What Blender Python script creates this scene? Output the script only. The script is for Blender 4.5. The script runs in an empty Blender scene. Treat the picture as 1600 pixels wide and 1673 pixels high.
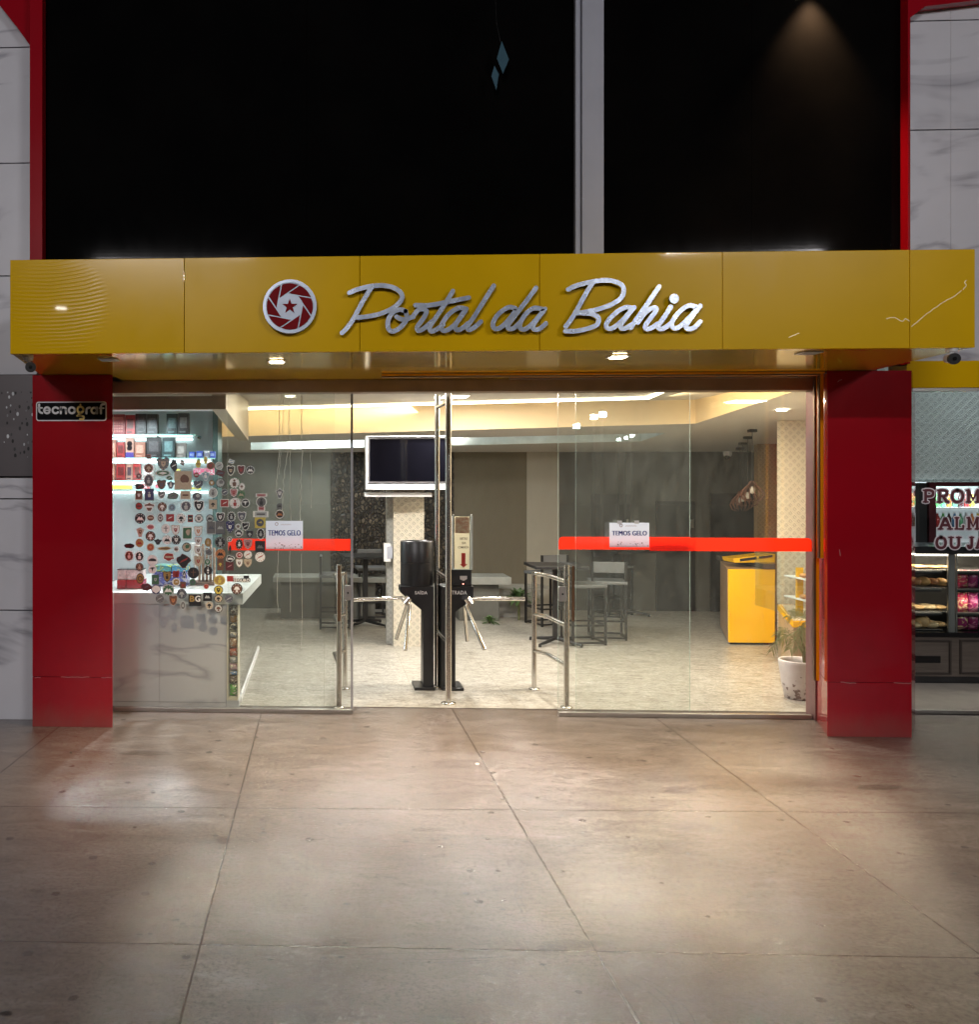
import bpy, math, random
from mathutils import Vector
R = math.radians
sc = bpy.context.scene
C = sc.collection
random.seed(7)
# ------------------------------------------------------------------ camera
F, CX, CY, H = 1500.0, 460.0, 785.0, 1.9
TH = math.atan(0.0465)
cam = bpy.data.cameras.new('camera'); camo = bpy.data.objects.new('camera', cam); C.objects.link(camo)
cam.sensor_fit = 'HORIZONTAL'; cam.sensor_width = 36; cam.lens = 36 * F / 1600
cam.shift_x = (800 - CX) / 1600; cam.shift_y = (CY - 836.5) / 1600
cam.clip_start = 0.05; cam.clip_end = 300
camo.location = (0, 0, H); camo.rotation_euler = (R(90), 0, TH)
sc.camera = camo
# ------------------------------------------------------------------ world, exposure
w = bpy.data.worlds.new('World'); sc.world = w; w.use_nodes = True
nt = w.node_tree; bg = nt.nodes['Background']
sky = nt.nodes.new('ShaderNodeTexSky'); sky.sky_type = 'NISHITA'; sky.sun_disc = False
sky.sun_elevation = R(-4); sky.sun_rotation = R(200)
nt.links.new(sky.outputs[0], bg.inputs[0]); bg.inputs[1].default_value = 0.12
sc.view_settings.view_transform = 'Standard'; sc.view_settings.look = 'None'
sc.view_settings.exposure = .8; sc.view_settings.gamma = 1; sc.view_settings.use_curve_mapping = False
cy = sc.cycles
cy.max_bounces = 8; cy.diffuse_bounces = 4; cy.glossy_bounces = 4; cy.transmission_bounces = 6
cy.transparent_max_bounces = 24; cy.use_denoising = True; cy.sample_clamp_indirect = 6
cy.caustics_reflective = False; cy.caustics_refractive = False

def area(name, loc, target, power, col, sx, sy=None, spread=None):
    l = bpy.data.lights.new(name, 'AREA'); l.energy = power; l.color = col
    l.shape = 'RECTANGLE' if sy else 'SQUARE'; l.size = sx
    if sy: l.size_y = sy
    if spread: l.spread = R(spread)
    o = bpy.data.objects.new(name, l); C.objects.link(o); o.location = loc
    d = Vector(target) - Vector(loc); o.rotation_euler = d.to_track_quat('-Z', 'Y').to_euler()
    return o
def spot(name, loc, target, power, col, ang, blend=0.5, r=0.03):
    l = bpy.data.lights.new(name, 'SPOT'); l.energy = power; l.color = col
    l.spot_size = R(ang); l.spot_blend = blend; l.shadow_soft_size = r
    o = bpy.data.objects.new(name, l); C.objects.link(o); o.location = loc
    d = Vector(target) - Vector(loc); o.rotation_euler = d.to_track_quat('-Z', 'Y').to_euler()
    return o
WARM = (1, .72, .42); NEUT = (1, .965, .9); COOL = (.78, .95, 1); WW = (1, .83, .58)

# ------------------------------------------------------------------ pixel to point
def ray(u, v):
    xc = (u - CX) / F; yc = -(v - CY) / F
    return Vector((-math.sin(TH) + xc * math.cos(TH), math.cos(TH) + xc * math.sin(TH), yc))
O = Vector((0, 0, H))
def aY(u, v, Y): d = ray(u, v); return O + d * (Y / d.y)
def aZ(u, v, z=0.0): d = ray(u, v); return O + d * ((z - H) / d.z)
def cz(Y): return 2.323 + .073 * (13.5 - Y)          # the hall ceiling falls slightly towards the back
def aC(u, v, dz=0.0):
    d = ray(u, v); t = (2.323 + .073 * 13.5 + dz - H) / (d.z + .073 * d.y); return O + d * t
def X(u, Y): return aY(u, CY, Y).x
def Z(u, v, Y): return aY(u, v, Y).z
def px(u, Y): d = ray(u, CY); return (Y / d.y) / F    # metres per photo pixel at depth Y

# ------------------------------------------------------------------ lights outside the shop
YF, YG, YP = 5.8, 7.5, 7.0          # fascia, glass, pillar fronts
spot('forecourt_flood', (1.9, 6.72, 6.2), (1.7, 2.6, 0), 90, (.78, .84, 1), 84, .6, .16)
area('forecourt_lamp_roof', (-4.5, -14, 8.45), (0.3, 6.5, 1.4), 660, (1, .95, .95), 5, .1)
area('forecourt_lamp_side', (12, -14, 8.45), (3.0, 6.5, 1.4), 440, (1, .95, .95), 5, .1)
area('fascia_highlight_lamp', (-5.1, -6, 5.24), (0, 6.5, 2.5), 1.0, (1, .95, .85), .2, .05)  # small lamp added for the highlight on the left fascia panel

# ------------------------------------------------------------------ materials
MC = {}
def nd(t, ty, **kw):
    n = t.nodes.new(ty)
    for k, v in kw.items():
        if k.startswith('i_'): n.inputs[k[2:].replace('_', ' ')].default_value = v
        else: setattr(n, k, v)
    return n
def base(name):
    m = bpy.data.materials.new(name); m.use_nodes = True
    t = m.node_tree; b = t.nodes['Principled BSDF']; return m, t, b
def ramp(t, fac, stops):
    r = t.nodes.new('ShaderNodeValToRGB'); e = r.color_ramp.elements
    while len(e) < len(stops): e.new(0.5)
    for i, (p, c) in enumerate(stops):
        e[i].position = p; e[i].color = (*c, 1) if len(c) == 3 else c
    t.links.new(fac, r.inputs[0]); return r.outputs[0]
def coords(t, scale=(1, 1, 1), rot=(0, 0, 0)):
    g = t.nodes.new('ShaderNodeNewGeometry'); mp = t.nodes.new('ShaderNodeMapping')
    mp.inputs['Scale'].default_value = scale; mp.inputs['Rotation'].default_value = rot
    t.links.new(g.outputs['Position'], mp.inputs[0]); return mp.outputs[0]
def noise(t, vec, scale, detail=4, rough=.55, dist=0):
    n = t.nodes.new('ShaderNodeTexNoise'); n.inputs['Scale'].default_value = scale
    n.inputs['Detail'].default_value = detail; n.inputs['Roughness'].default_value = rough
    n.inputs['Distortion'].default_value = dist
    t.links.new(vec, n.inputs['Vector']); return n.outputs['Fac']
def math_(t, op, a, b=None, c=None, clamp=False):
    n = t.nodes.new('ShaderNodeMath'); n.operation = op; n.use_clamp = clamp
    for i, x in enumerate((a, b, c)):
        if x is None: continue
        if isinstance(x, (int, float)): n.inputs[i].default_value = x
        else: t.links.new(x, n.inputs[i])
    return n.outputs[0]
def mixc(t, fac, a, b, mode='MIX'):
    n = t.nodes.new('ShaderNodeMix'); n.data_type = 'RGBA'; n.blend_type = mode
    for i, x in ((0, fac), (6, a), (7, b)):
        if isinstance(x, (int, float)): n.inputs[i].default_value = x
        elif isinstance(x, tuple): n.inputs[i].default_value = (*x, 1)
        else: t.links.new(x, n.inputs[i])
    return n.outputs[2]
def bump(t, b, h, strength=.3, dist=.01):
    n = t.nodes.new('ShaderNodeBump'); n.inputs['Strength'].default_value = strength
    n.inputs['Distance'].default_value = dist
    t.links.new(h, n.inputs['Height']); t.links.new(n.outputs[0], b.inputs['Normal'])
def mat(name, col, rough=.5, metal=0, var=.12, vs=6, bs=0, bstr=.2, bdist=.004, coat=0, spec=.5, rvar=.1, emit=None, es=0, vscale=(1, 1, 1)):
    if name in MC: return MC[name]
    m, t, b = base(name)
    vec = coords(t, vscale)
    n = noise(t, vec, vs)
    d = tuple(max(0, c * (1 - var)) for c in col); l = tuple(min(1, c * (1 + var)) for c in col)
    t.links.new(ramp(t, n, [(.3, d), (.7, l)]), b.inputs['Base Color'])
    if rvar:
        n2 = noise(t, vec, vs * 2.3)
        t.links.new(math_(t, 'MULTIPLY_ADD', n2, rvar * 2 * max(rough, .05), rough - rvar * max(rough, .05), clamp=True), b.inputs['Roughness'])
    else: b.inputs['Roughness'].default_value = rough
    b.inputs['Metallic'].default_value = metal
    b.inputs['Coat Weight'].default_value = coat; b.inputs['Coat Roughness'].default_value = .06
    b.inputs['Specular IOR Level'].default_value = spec
    if bs: bump(t, b, noise(t, vec, bs), bstr, bdist)
    if emit: b.inputs['Emission Color'].default_value = (*emit, 1); b.inputs['Emission Strength'].default_value = es
    MC[name] = m; return m
def glow(name, col, s):
    if name in MC: return MC[name]
    m, t, b = base(name); b.inputs['Base Color'].default_value = (.8, .8, .8, 1)
    b.inputs['Emission Color'].default_value = (*col, 1); b.inputs['Emission Strength'].default_value = s
    MC[name] = m; return m

def glass(name, tint=(.93, .97, .95), dirt=.05, streak=True):
    m, t, b = base(name); out = t.nodes['Material Output']; t.nodes.remove(b)
    tr = t.nodes.new('ShaderNodeBsdfTransparent'); tr.inputs[0].default_value = (*tint, 1)
    gl = t.nodes.new('ShaderNodeBsdfGlossy'); gl.inputs['Roughness'].default_value = .0
    gl.inputs['Color'].default_value = (.95, 1, .97, 1)
    lw = t.nodes.new('ShaderNodeLayerWeight'); lw.inputs[0].default_value = .5
    f = math_(t, 'MULTIPLY_ADD', math_(t, 'POWER', lw.outputs['Facing'], 4.0), .9, .045, clamp=True)
    mx = t.nodes.new('ShaderNodeMixShader')
    t.links.new(f, mx.inputs[0]); t.links.new(tr.outputs[0], mx.inputs[1]); t.links.new(gl.outputs[0], mx.inputs[2])
    res = mx.outputs[0]
    if dirt:
        df = t.nodes.new('ShaderNodeBsdfDiffuse'); df.inputs[0].default_value = (.66, .68, .64, 1)
        tl = t.nodes.new('ShaderNodeBsdfTranslucent'); tl.inputs[0].default_value = (.66, .68, .64, 1)
        a = t.nodes.new('ShaderNodeMixShader'); a.inputs[0].default_value = .5
        t.links.new(df.outputs[0], a.inputs[1]); t.links.new(tl.outputs[0], a.inputs[2])
        n = noise(t, coords(t, (4, 4, 1.2)), 3.5, 6, .6, .3)
        n2 = noise(t, coords(t), 160, 2)
        sp = math_(t, 'MULTIPLY', math_(t, 'GREATER_THAN', n2, .735), .25)
        fac = math_(t, 'ADD', math_(t, 'MULTIPLY', math_(t, 'POWER', n, 1.4), dirt * 2), sp, clamp=True)
        m2 = t.nodes.new('ShaderNodeMixShader'); t.links.new(fac, m2.inputs[0])
        t.links.new(res, m2.inputs[1]); t.links.new(a.outputs[0], m2.inputs[2]); res = m2.outputs[0]
    t.links.new(res, out.inputs[0]); MC[name] = m; return m

def m_concrete():
    m, t, b = base('polished_concrete')
    v = coords(t)
    big = noise(t, v, .55, 6, .6, .3); mid = noise(t, coords(t, (1, 2.4, 1)), 2.2, 8, .65, .8); fine = noise(t, v, 42, 6, .8)
    c1 = ramp(t, mid, [(.25, (.135, .113, .098)), (.5, (.182, .154, .138)), (.78, (.262, .238, .222))])
    c2 = mixc(t, .3, c1, ramp(t, big, [(.3, (.42, .37, .34)), (.7, (.95, .9, .84))]), 'MULTIPLY')
    c2 = mixc(t, .62, c2, ramp(t, fine, [(.36, (.3, .27, .25)), (.5, (.85, .84, .83)), (.62, (1.0, 1.0, 1.0))]), 'MULTIPLY')
    mott = noise(t, coords(t, (1, 1.6, 1), (0, 0, .5)), 5.5, 9, .75, 1.0)
    c2 = mixc(t, .55, c2, ramp(t, mott, [(.32, (.68, .63, .6)), (.5, (.96, .95, .94)), (.75, (1, 1, 1))]), 'MULTIPLY')
    # joints: two families of straight saw cuts in the slab
    sep = t.nodes.new('ShaderNodeSeparateXYZ'); g = t.nodes.new('ShaderNodeNewGeometry')
    t.links.new(g.outputs['Position'], sep.inputs[0])
    x, y = sep.outputs[0], sep.outputs[1]
    wob = math_(t, 'MULTIPLY', math_(t, 'SUBTRACT', noise(t, v, 9), .5), .008)
    def line(x0, y0, x1, y1):
        L = math.hypot(x1 - x0, y1 - y0); a, bb = (y1 - y0) / L, -(x1 - x0) / L; c = -(a * x0 + bb * y0)
        s = math_(t, 'ADD', math_(t, 'MULTIPLY_ADD', x, a, math_(t, 'MULTIPLY', y, bb)), c)
        return math_(t, 'ABSOLUTE', math_(t, 'ADD', s, wob))
    P = aZ
    segs = [((0, 1317), (1600, 1328)), ((0, 1537), (1500, 1563)), ((427, 1165), (293, 1673)), ((738, 1157), (945, 1505)), ((1072, 1173), (1316, 1351)), ((-200, 1420), (62, 1214))]
    dist = None
    for p, q in segs:
        a, bq = P(*p), P(*q); dd = line(a.x, a.y, bq.x, bq.y)
        dist = dd if dist is None else math_(t, 'MINIMUM', dist, dd)
    # the next rows of slabs, towards and behind the viewer
    for k in range(1, 5):
        a, bq = P(0, 1537), P(1500, 1563); dd = line(a.x, a.y - 1.56 * k, bq.x, bq.y - 1.56 * k)
        dist = math_(t, 'MINIMUM', dist, dd)
    jm = math_(t, 'LESS_THAN', dist, .0048)
    js = math_(t, 'MULTIPLY', math_(t, 'LESS_THAN', dist, .02), math_(t, 'MULTIPLY', noise(t, v, 20), .3))
    c3 = mixc(t, js, c2, (.12, .085, .06)); c3 = mixc(t, math_(t, 'MULTIPLY', jm, .7), c3, (.035, .024, .018))
    # flattened gum and oil spots, rusty stains
    vo = t.nodes.new('ShaderNodeTexVoronoi'); vo.voronoi_dimensions = '2D'; vo.inputs['Scale'].default_value = 2.6
    t.links.new(coords(t, (1, 1, .01)), vo.inputs['Vector'])
    vc = t.nodes.new('ShaderNodeSeparateColor'); t.links.new(vo.outputs['Color'], vc.inputs[0])
    dd = math_(t, 'ADD', vo.outputs['Distance'], math_(t, 'MULTIPLY', math_(t, 'SUBTRACT', noise(t, v, 30), .5), .05))
    sp = math_(t, 'MULTIPLY', math_(t, 'LESS_THAN', dd, math_(t, 'MULTIPLY_ADD', vc.outputs[0], .04, .022)), math_(t, 'GREATER_THAN', vc.outputs[1], .35))
    c4 = mixc(t, math_(t, 'MULTIPLY', sp, .75), c3, (.045, .036, .03))
    st = ramp(t, noise(t, coords(t, (1.2, 3, 1)), 3.1, 7, .7, 1.2), [(.62, (0, 0, 0)), (.76, (1, 1, 1))])
    c5 = mixc(t, math_(t, 'MULTIPLY', st, .35), c4, (.1, .065, .045)); c5 = mixc(t, math_(t, 'MULTIPLY', jm, .35), c5, (.035, .024, .018))
    t.links.new(c5, b.inputs['Base Color'])
    scr = noise(t, coords(t, (3, 14, 1), (0, 0, .3)), 9, 8, .75, 1.5)
    rr = math_(t, 'ADD', math_(t, 'MULTIPLY', scr, .12), math_(t, 'MULTIPLY', fine, .05))
    rr = math_(t, 'ADD', rr, math_(t, 'MULTIPLY', mid, .03))
    t.links.new(rr, b.inputs['Roughness'])
    b.inputs['IOR'].default_value = 1.65; b.inputs['Specular IOR Level'].default_value = .8
    hh = math_(t, 'ADD', math_(t, 'MULTIPLY', scr, .6), math_(t, 'MULTIPLY', noise(t, v, 150, 4, .85), 1.5))
    hh = math_(t, 'SUBTRACT', hh, math_(t, 'MULTIPLY', jm, 1.0))
    bump(t, b, hh, .34, .005)
    return m
def m_granite():
    m, t, b = base('cream_granite_tiles')
    v = coords(t, (1, 2.6, 1), (0, 0, .25))
    n = noise(t, v, 6, 10, .72, 1.4); n2 = noise(t, v, 34, 6, .75, .6)
    c = ramp(t, n, [(.3, (.1, .085, .065)), (.44, (.36, .34, .3)), (.7, (.62, .61, .58))])
    c = mixc(t, .85, c, ramp(t, n2, [(.4, (.1, .085, .065)), (.5, (.85, .83, .8)), (.8, (1, 1, 1))]), 'MULTIPLY')
    br = t.nodes.new('ShaderNodeTexBrick'); br.offset = 0
    br.inputs['Color1'].default_value = (1, 1, 1, 1); br.inputs['Color2'].default_value = (.94, .94, .92, 1); br.inputs['Mortar'].default_value = (.6, .56, .5, 1)
    br.inputs['Scale'].default_value = 1; br.inputs['Mortar Size'].default_value = .0025
    br.inputs['Brick Width'].default_value = .8; br.inputs['Row Height'].default_value = .8
    t.links.new(coords(t), br.inputs['Vector'])
    t.links.new(mixc(t, 1.0, c, br.outputs[0], 'MULTIPLY'), b.inputs['Base Color'])
    t.links.new(math_(t, 'MULTIPLY_ADD', n2, .3, .2), b.inputs['Roughness'])
    bump(t, b, n2, .12, .002)
    return m
def m_marble(name='grey_marble', a=(.27, .27, .3), v1=(.13, .13, .15), rough=.16, sc_=1.0, jitter=0):
    m, t, b = base(name)
    v = coords(t, (1, 1, 1), (0, .7 + jitter, 0))
    n = noise(t, coords(t, (.55, 1, 1.3), (0, .75 + jitter, 0)), .9 * sc_, 5, .5, .7)
    ve = math_(t, 'ABSOLUTE', math_(t, 'SUBTRACT', n, .47))
    f = ramp(t, ve, [(.0, (1, 1, 1)), (.008, (.6, .6, .6)), (.026, (0, 0, 0))])
    f = math_(t, 'MULTIPLY', f, ramp(t, noise(t, coords(t), 1.3, 3), [(.38, (0, 0, 0)), (.52, (1, 1, 1))]))
    br = noise(t, coords(t), 1.7, 3)
    c = mixc(t, br, tuple(q * .86 for q in a), tuple(min(1, q * 1.1) for q in a))
    c = mixc(t, math_(t, 'MULTIPLY', f, .8), c, v1)
    t.links.new(c, b.inputs['Base Color']); b.inputs['Roughness'].default_value = rough
    MC[name] = m; return m
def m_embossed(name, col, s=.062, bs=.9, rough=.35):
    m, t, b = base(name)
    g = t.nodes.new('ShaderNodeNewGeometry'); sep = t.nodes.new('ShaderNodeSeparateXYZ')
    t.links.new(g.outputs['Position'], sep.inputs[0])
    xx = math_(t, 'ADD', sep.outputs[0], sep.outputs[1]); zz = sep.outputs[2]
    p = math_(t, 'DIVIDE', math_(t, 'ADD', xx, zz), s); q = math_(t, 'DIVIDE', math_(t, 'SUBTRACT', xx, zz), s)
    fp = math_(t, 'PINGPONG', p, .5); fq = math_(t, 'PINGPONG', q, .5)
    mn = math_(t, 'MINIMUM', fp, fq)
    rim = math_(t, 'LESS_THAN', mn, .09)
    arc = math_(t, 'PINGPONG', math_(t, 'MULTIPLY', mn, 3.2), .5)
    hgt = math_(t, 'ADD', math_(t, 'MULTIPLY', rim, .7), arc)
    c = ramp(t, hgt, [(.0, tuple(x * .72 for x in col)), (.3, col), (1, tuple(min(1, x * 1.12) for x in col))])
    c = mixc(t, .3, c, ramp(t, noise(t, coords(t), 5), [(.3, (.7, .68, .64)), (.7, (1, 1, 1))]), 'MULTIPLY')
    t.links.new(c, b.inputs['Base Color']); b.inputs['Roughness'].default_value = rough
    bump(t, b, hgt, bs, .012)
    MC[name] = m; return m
def m_pebble():
    m, t, b = base('pebble_stone')
    v = coords(t, (1.35, 1, 1)); 
    vo = t.nodes.new('ShaderNodeTexVoronoi'); vo.inputs['Scale'].default_value = 15; vo.inputs['Randomness'].default_value = .9
    ve = t.nodes.new('ShaderNodeTexVoronoi'); ve.feature = 'DISTANCE_TO_EDGE'; ve.inputs['Scale'].default_value = 15; ve.inputs['Randomness'].default_value = .9
    t.links.new(v, vo.inputs['Vector']); t.links.new(v, ve.inputs['Vector'])
    s = t.nodes.new('ShaderNodeSeparateColor'); t.links.new(vo.outputs['Color'], s.inputs[0])
    c = ramp(t, s.outputs[0], [(0, (.018, .013, .008)), (.5, (.05, .038, .024)), (1, (.12, .095, .065))])
    e = ramp(t, ve.outputs['Distance'], [(.06, (0, 0, 0)), (.2, (1, 1, 1))])
    t.links.new(mixc(t, e, (.006, .005, .004), c), b.inputs['Base Color']); b.inputs['Roughness'].default_value = .45
    bump(t, b, e, 1.0, .03); MC['pebble'] = m; return m
def m_black_clad():
    m, t, b = base('black_cladding')
    b.inputs['Base Color'].default_value = (.004, .004, .005, 1); b.inputs['Specular IOR Level'].default_value = .04
    n = noise(t, coords(t), 1.6, 5)
    t.links.new(ramp(t, n, [(.3, (.002, .002, .0022)), (.8, (.0042, .004, .0038))]), b.inputs['Base Color'])
    t.links.new(math_(t, 'MULTIPLY_ADD', noise(t, coords(t, (1, 1, .3)), 12, 6), .03, .03), b.inputs['Roughness'])
    wv = t.nodes.new('ShaderNodeTexWave'); wv.bands_direction = 'Z'; wv.inputs['Scale'].default_value = 11
    wv.inputs['Distortion'].default_value = .6; t.links.new(coords(t), wv.inputs['Vector'])
    h = math_(t, 'ADD', math_(t, 'MULTIPLY', wv.outputs['Fac'], .4), noise(t, coords(t, (1, 1, .2)), 30, 6))
    bump(t, b, h, .008, .002); return m
def m_acm(name, col, rough, coat, wav=.1):      # aluminium composite panel: glossy, faintly buckled
    m, t, b = base(name)
    n = noise(t, coords(t), 1.4, 3)
    t.links.new(ramp(t, n, [(.3, tuple(c * .93 for c in col)), (.7, tuple(min(1, c * 1.05) for c in col))]), b.inputs['Base Color'])
    sm = noise(t, coords(t, (1, 1, .5)), 7, 7, .7)
    t.links.new(math_(t, 'MULTIPLY_ADD', sm, .12, rough - .05, clamp=True), b.inputs['Roughness'])
    g = t.nodes.new('ShaderNodeNewGeometry'); sp = t.nodes.new('ShaderNodeSeparateXYZ'); t.links.new(g.outputs['Position'], sp.inputs[0])
    low = ramp(t, math_(t, 'ADD', sp.outputs[2], math_(t, 'MULTIPLY', sm, .25)), [(.14, (1, 1, 1)), (.32, (0, 0, 0))])
    dirt = math_(t, 'MULTIPLY', low, .3)      # splash marks at the foot of the panel
    t.links.new(mixc(t, dirt, ramp(t, n, [(.3, tuple(c * .93 for c in col)), (.7, tuple(min(1, c * 1.05) for c in col))]), (.16, .12, .1)), b.inputs['Base Color'])
    b.inputs['Coat Weight'].default_value = coat; b.inputs['Coat Roughness'].default_value = .03; b.inputs['Specular IOR Level'].default_value = .08
    bump(t, b, noise(t, coords(t), 2.2, 2), wav, .02)
    MC[name] = m; return m
def m_perf():
    m, t, b = base('perforated_metal')
    v = coords(t, (1, 1, .62), (0, .35, 0)); vo = t.nodes.new('ShaderNodeTexVoronoi'); vo.inputs['Scale'].default_value = 27; vo.inputs['Randomness'].default_value = .6
    t.links.new(v, vo.inputs['Vector']); s = t.nodes.new('ShaderNodeSeparateColor'); t.links.new(vo.outputs['Color'], s.inputs[0])
    f = math_(t, 'LESS_THAN', vo.outputs['Distance'], math_(t, 'MULTIPLY_ADD', s.outputs[2], .14, .16))
    # holes only in the middle band of the sheet
    g = t.nodes.new('ShaderNodeNewGeometry'); sp = t.nodes.new('ShaderNodeSeparateXYZ'); t.links.new(g.outputs['Position'], sp.inputs[0])
    zt = math_(t, 'MULTIPLY', math_(t, 'LESS_THAN', sp.outputs[2], Z(25, 640, 7.15)), math_(t, 'GREATER_THAN', sp.outputs[2], Z(25, 747, 7.15)))
    f = math_(t, 'MULTIPLY', f, zt)
    hole = ramp(t, s.outputs[0], [(.55, (.004, .004, .004)), (.92, (.5, .52, .55))])  # pale holes have the light showing through painted in
    t.links.new(mixc(t, f, (.085, .075, .08), hole), b.inputs['Base Color']); b.inputs['Roughness'].default_value = .4
    b.inputs['Metallic'].default_value = .3; bump(t, b, math_(t, 'SUBTRACT', 1.0, f), .6, .01); return m
def m_grunge(name, a, b2, scale=2.0, rough=.8, stretch=(1, 1, .35)):
    m, t, b = base(name)
    n = noise(t, coords(t, stretch), scale, 9, .7, .5)
    t.links.new(ramp(t, n, [(.3, a), (.72, b2)]), b.inputs['Base Color']); b.inputs['Roughness'].default_value = rough
    bump(t, b, n, .25, .01); MC[name] = m; return m
def m_wood(name, a, b2, rough=.45, vert=True):
    m, t, b = base(name)
    n = noise(t, coords(t, (9, 9, .8) if vert else (.8, .8, 9)), 2.4, 7, .65, 1.2)
    t.links.new(ramp(t, n, [(.3, a), (.7, b2)]), b.inputs['Base Color']); b.inputs['Roughness'].default_value = rough
    bump(t, b, n, .1, .003); MC[name] = m; return m

YELB = m_acm('buckled_yellow_panel', (.74, .445, .0), .16, .55, .05)
YEL = m_acm('yellow_panel', (.74, .445, .0), .24, .55, .05)
_t = YELB.node_tree; _b = _t.nodes['Principled BSDF']
_w = _t.nodes.new('ShaderNodeTexWave'); _w.wave_type = 'RINGS'; _w.rings_direction = 'SPHERICAL'; _w.inputs['Scale'].default_value = 13; _w.inputs['Distortion'].default_value = 2.5; _w.inputs['Detail'].default_value = 1; _w.inputs['Detail Scale'].default_value = .6
_q = aY(250, 330, YF); _mp = _t.nodes.new('ShaderNodeMapping'); _mp.inputs['Location'].default_value = (-_q.x, -_q.y, -_q.z); _mp.inputs['Scale'].default_value = (.6, 1, 1)
_g = _t.nodes.new('ShaderNodeNewGeometry'); _t.links.new(_g.outputs['Position'], _mp.inputs[0]); _t.links.new(_mp.outputs[0], _w.inputs['Vector'])
_c = aY(95, 500, YF); _d = _t.nodes.new('ShaderNodeVectorMath'); _d.operation = 'DISTANCE'; _d.inputs[1].default_value = _c; _t.links.new(_g.outputs['Position'], _d.inputs[0])
_mk = ramp(_t, _d.outputs['Value'], [(.08, (1, 1, 1)), (.34, (0, 0, 0))])
bump(_t, _b, math_(_t, 'MULTIPLY', _w.outputs['Fac'], _mk), .06, .02)
YSOF = m_acm('yellow_soffit_panel', (1.0, .63, .02), .11, .2, .0)
YSOF.node_tree.nodes['Principled BSDF'].inputs['Metallic'].default_value = .55
REDP = m_acm('red_panel', (.32, .003, .011), .22, .6, .05)
BLACKC = m_black_clad()
CONC = m_concrete(); GRAN = m_granite()
MARB = m_marble('grey_marble', (.64, .65, .7), (.3, .3, .35), .2)
MARBC = m_marble('counter_marble', (.5, .52, .54), (.3, .31, .33), .2, 1.3, .2)
EMB = m_embossed('cream_embossed_tile', (.6, .555, .46), .088, 1.0)
EMBG = m_embossed('grey_embossed_tile', (.34, .38, .37), .095, 1.0)
PEB = m_pebble(); PERF = m_perf()
DARKW = m_grunge('dark_textured_wall', (.062, .06, .05), (.085, .081, .067), 3.0, .8, (1, 1, .6))
GREYW = m_grunge('grey_green_wall', (.085, .088, .075), (.12, .122, .105), 1.2, .75)
BROWNW = m_grunge('brown_grey_wall', (.12, .105, .075), (.16, .142, .105), 1.0, .75)
BEIGEW = m_grunge('beige_panel_wall', (.3, .285, .24), (.36, .34, .29), 1.0, .7)
CEIL = mat('white_ceiling_paint', (.66, .63, .58), .7, var=.03, vs=1.5)
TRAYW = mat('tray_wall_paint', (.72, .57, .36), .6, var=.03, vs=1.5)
WOODL = m_wood('lit_pale_wood', (.42, .35, .25), (.56, .49, .38))  # paler copy of the bulkhead wood: light on its side painted in
WOODG = m_wood('grey_wood', (.07, .055, .045), (.12, .1, .085), .4, False)
STEEL = mat('brushed_stainless', (.62, .6, .56), .2, 1, var=.06, vs=30, vscale=(1, 1, .1))
CHROME = mat('polished_sign_metal', (.44, .5, .6), .26, .65, var=.1, vs=6, rvar=.4, bs=7, bstr=.2, bdist=.01)
CHROMES = mat('polished_sign_edge', (.8, .82, .85), .08, 1, var=.05, vs=14)
ALU = mat('anodised_aluminium', (.42, .4, .38), .35, 1, var=.08, vs=10)
BLK = mat('black_powder_coat', (.012, .012, .013), .35, var=.2, vs=12, bs=300, bstr=.06)
BLKG = mat('black_gloss_plastic', (.01, .01, .011), .12, var=.1, vs=5)
BRONZE = mat('bronze_metal', (.16, .1, .06), .35, .8)
ORANGE = m_acm('orange_metal', (.9, .36, .006), .16, .8)
WHITE = mat('white_lacquer', (.75, .76, .78), .3, var=.04, vs=3)
WHITEG = mat('pale_grey_paint', (.36, .38, .45), .45, var=.06, vs=3)
GLASSF = glass('door_glass', (.974, .985, .979), .018)
GLASSI = glass('display_glass', (.93, .97, .97), 0)
GEDGE = mat('glass_edge_green', (.5, .62, .55), .2, var=.1, vs=20)
TEALE = mat('glass_shelf_edge', (.35, .72, .68), .15, var=.1, vs=20, emit=(.3, .8, .75), es=0)
def m_sheet(name, col, tr=.5):      # thin vinyl or paper that lets some light through
    m, t, b = base(name); out = t.nodes['Material Output']
    b.inputs['Base Color'].default_value = (*col, 1); b.inputs['Roughness'].default_value = .45
    tl = t.nodes.new('ShaderNodeBsdfTranslucent'); tl.inputs[0].default_value = (*col, 1)
    mx = t.nodes.new('ShaderNodeMixShader'); mx.inputs[0].default_value = tr
    t.links.new(b.outputs[0], mx.inputs[1]); t.links.new(tl.outputs[0], mx.inputs[2]); t.links.new(mx.outputs[0], out.inputs[0]); MC[name] = m; return m
REDT = m_sheet('red_tape', (.95, .03, .008), .5)
LED = glow('warm_led', (1, .86, .6), 7); LEDC = glow('cool_led', (.8, 1, .98), 2.6); LEDS = glow('downlight_led', (1, .86, .62), 22)

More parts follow.
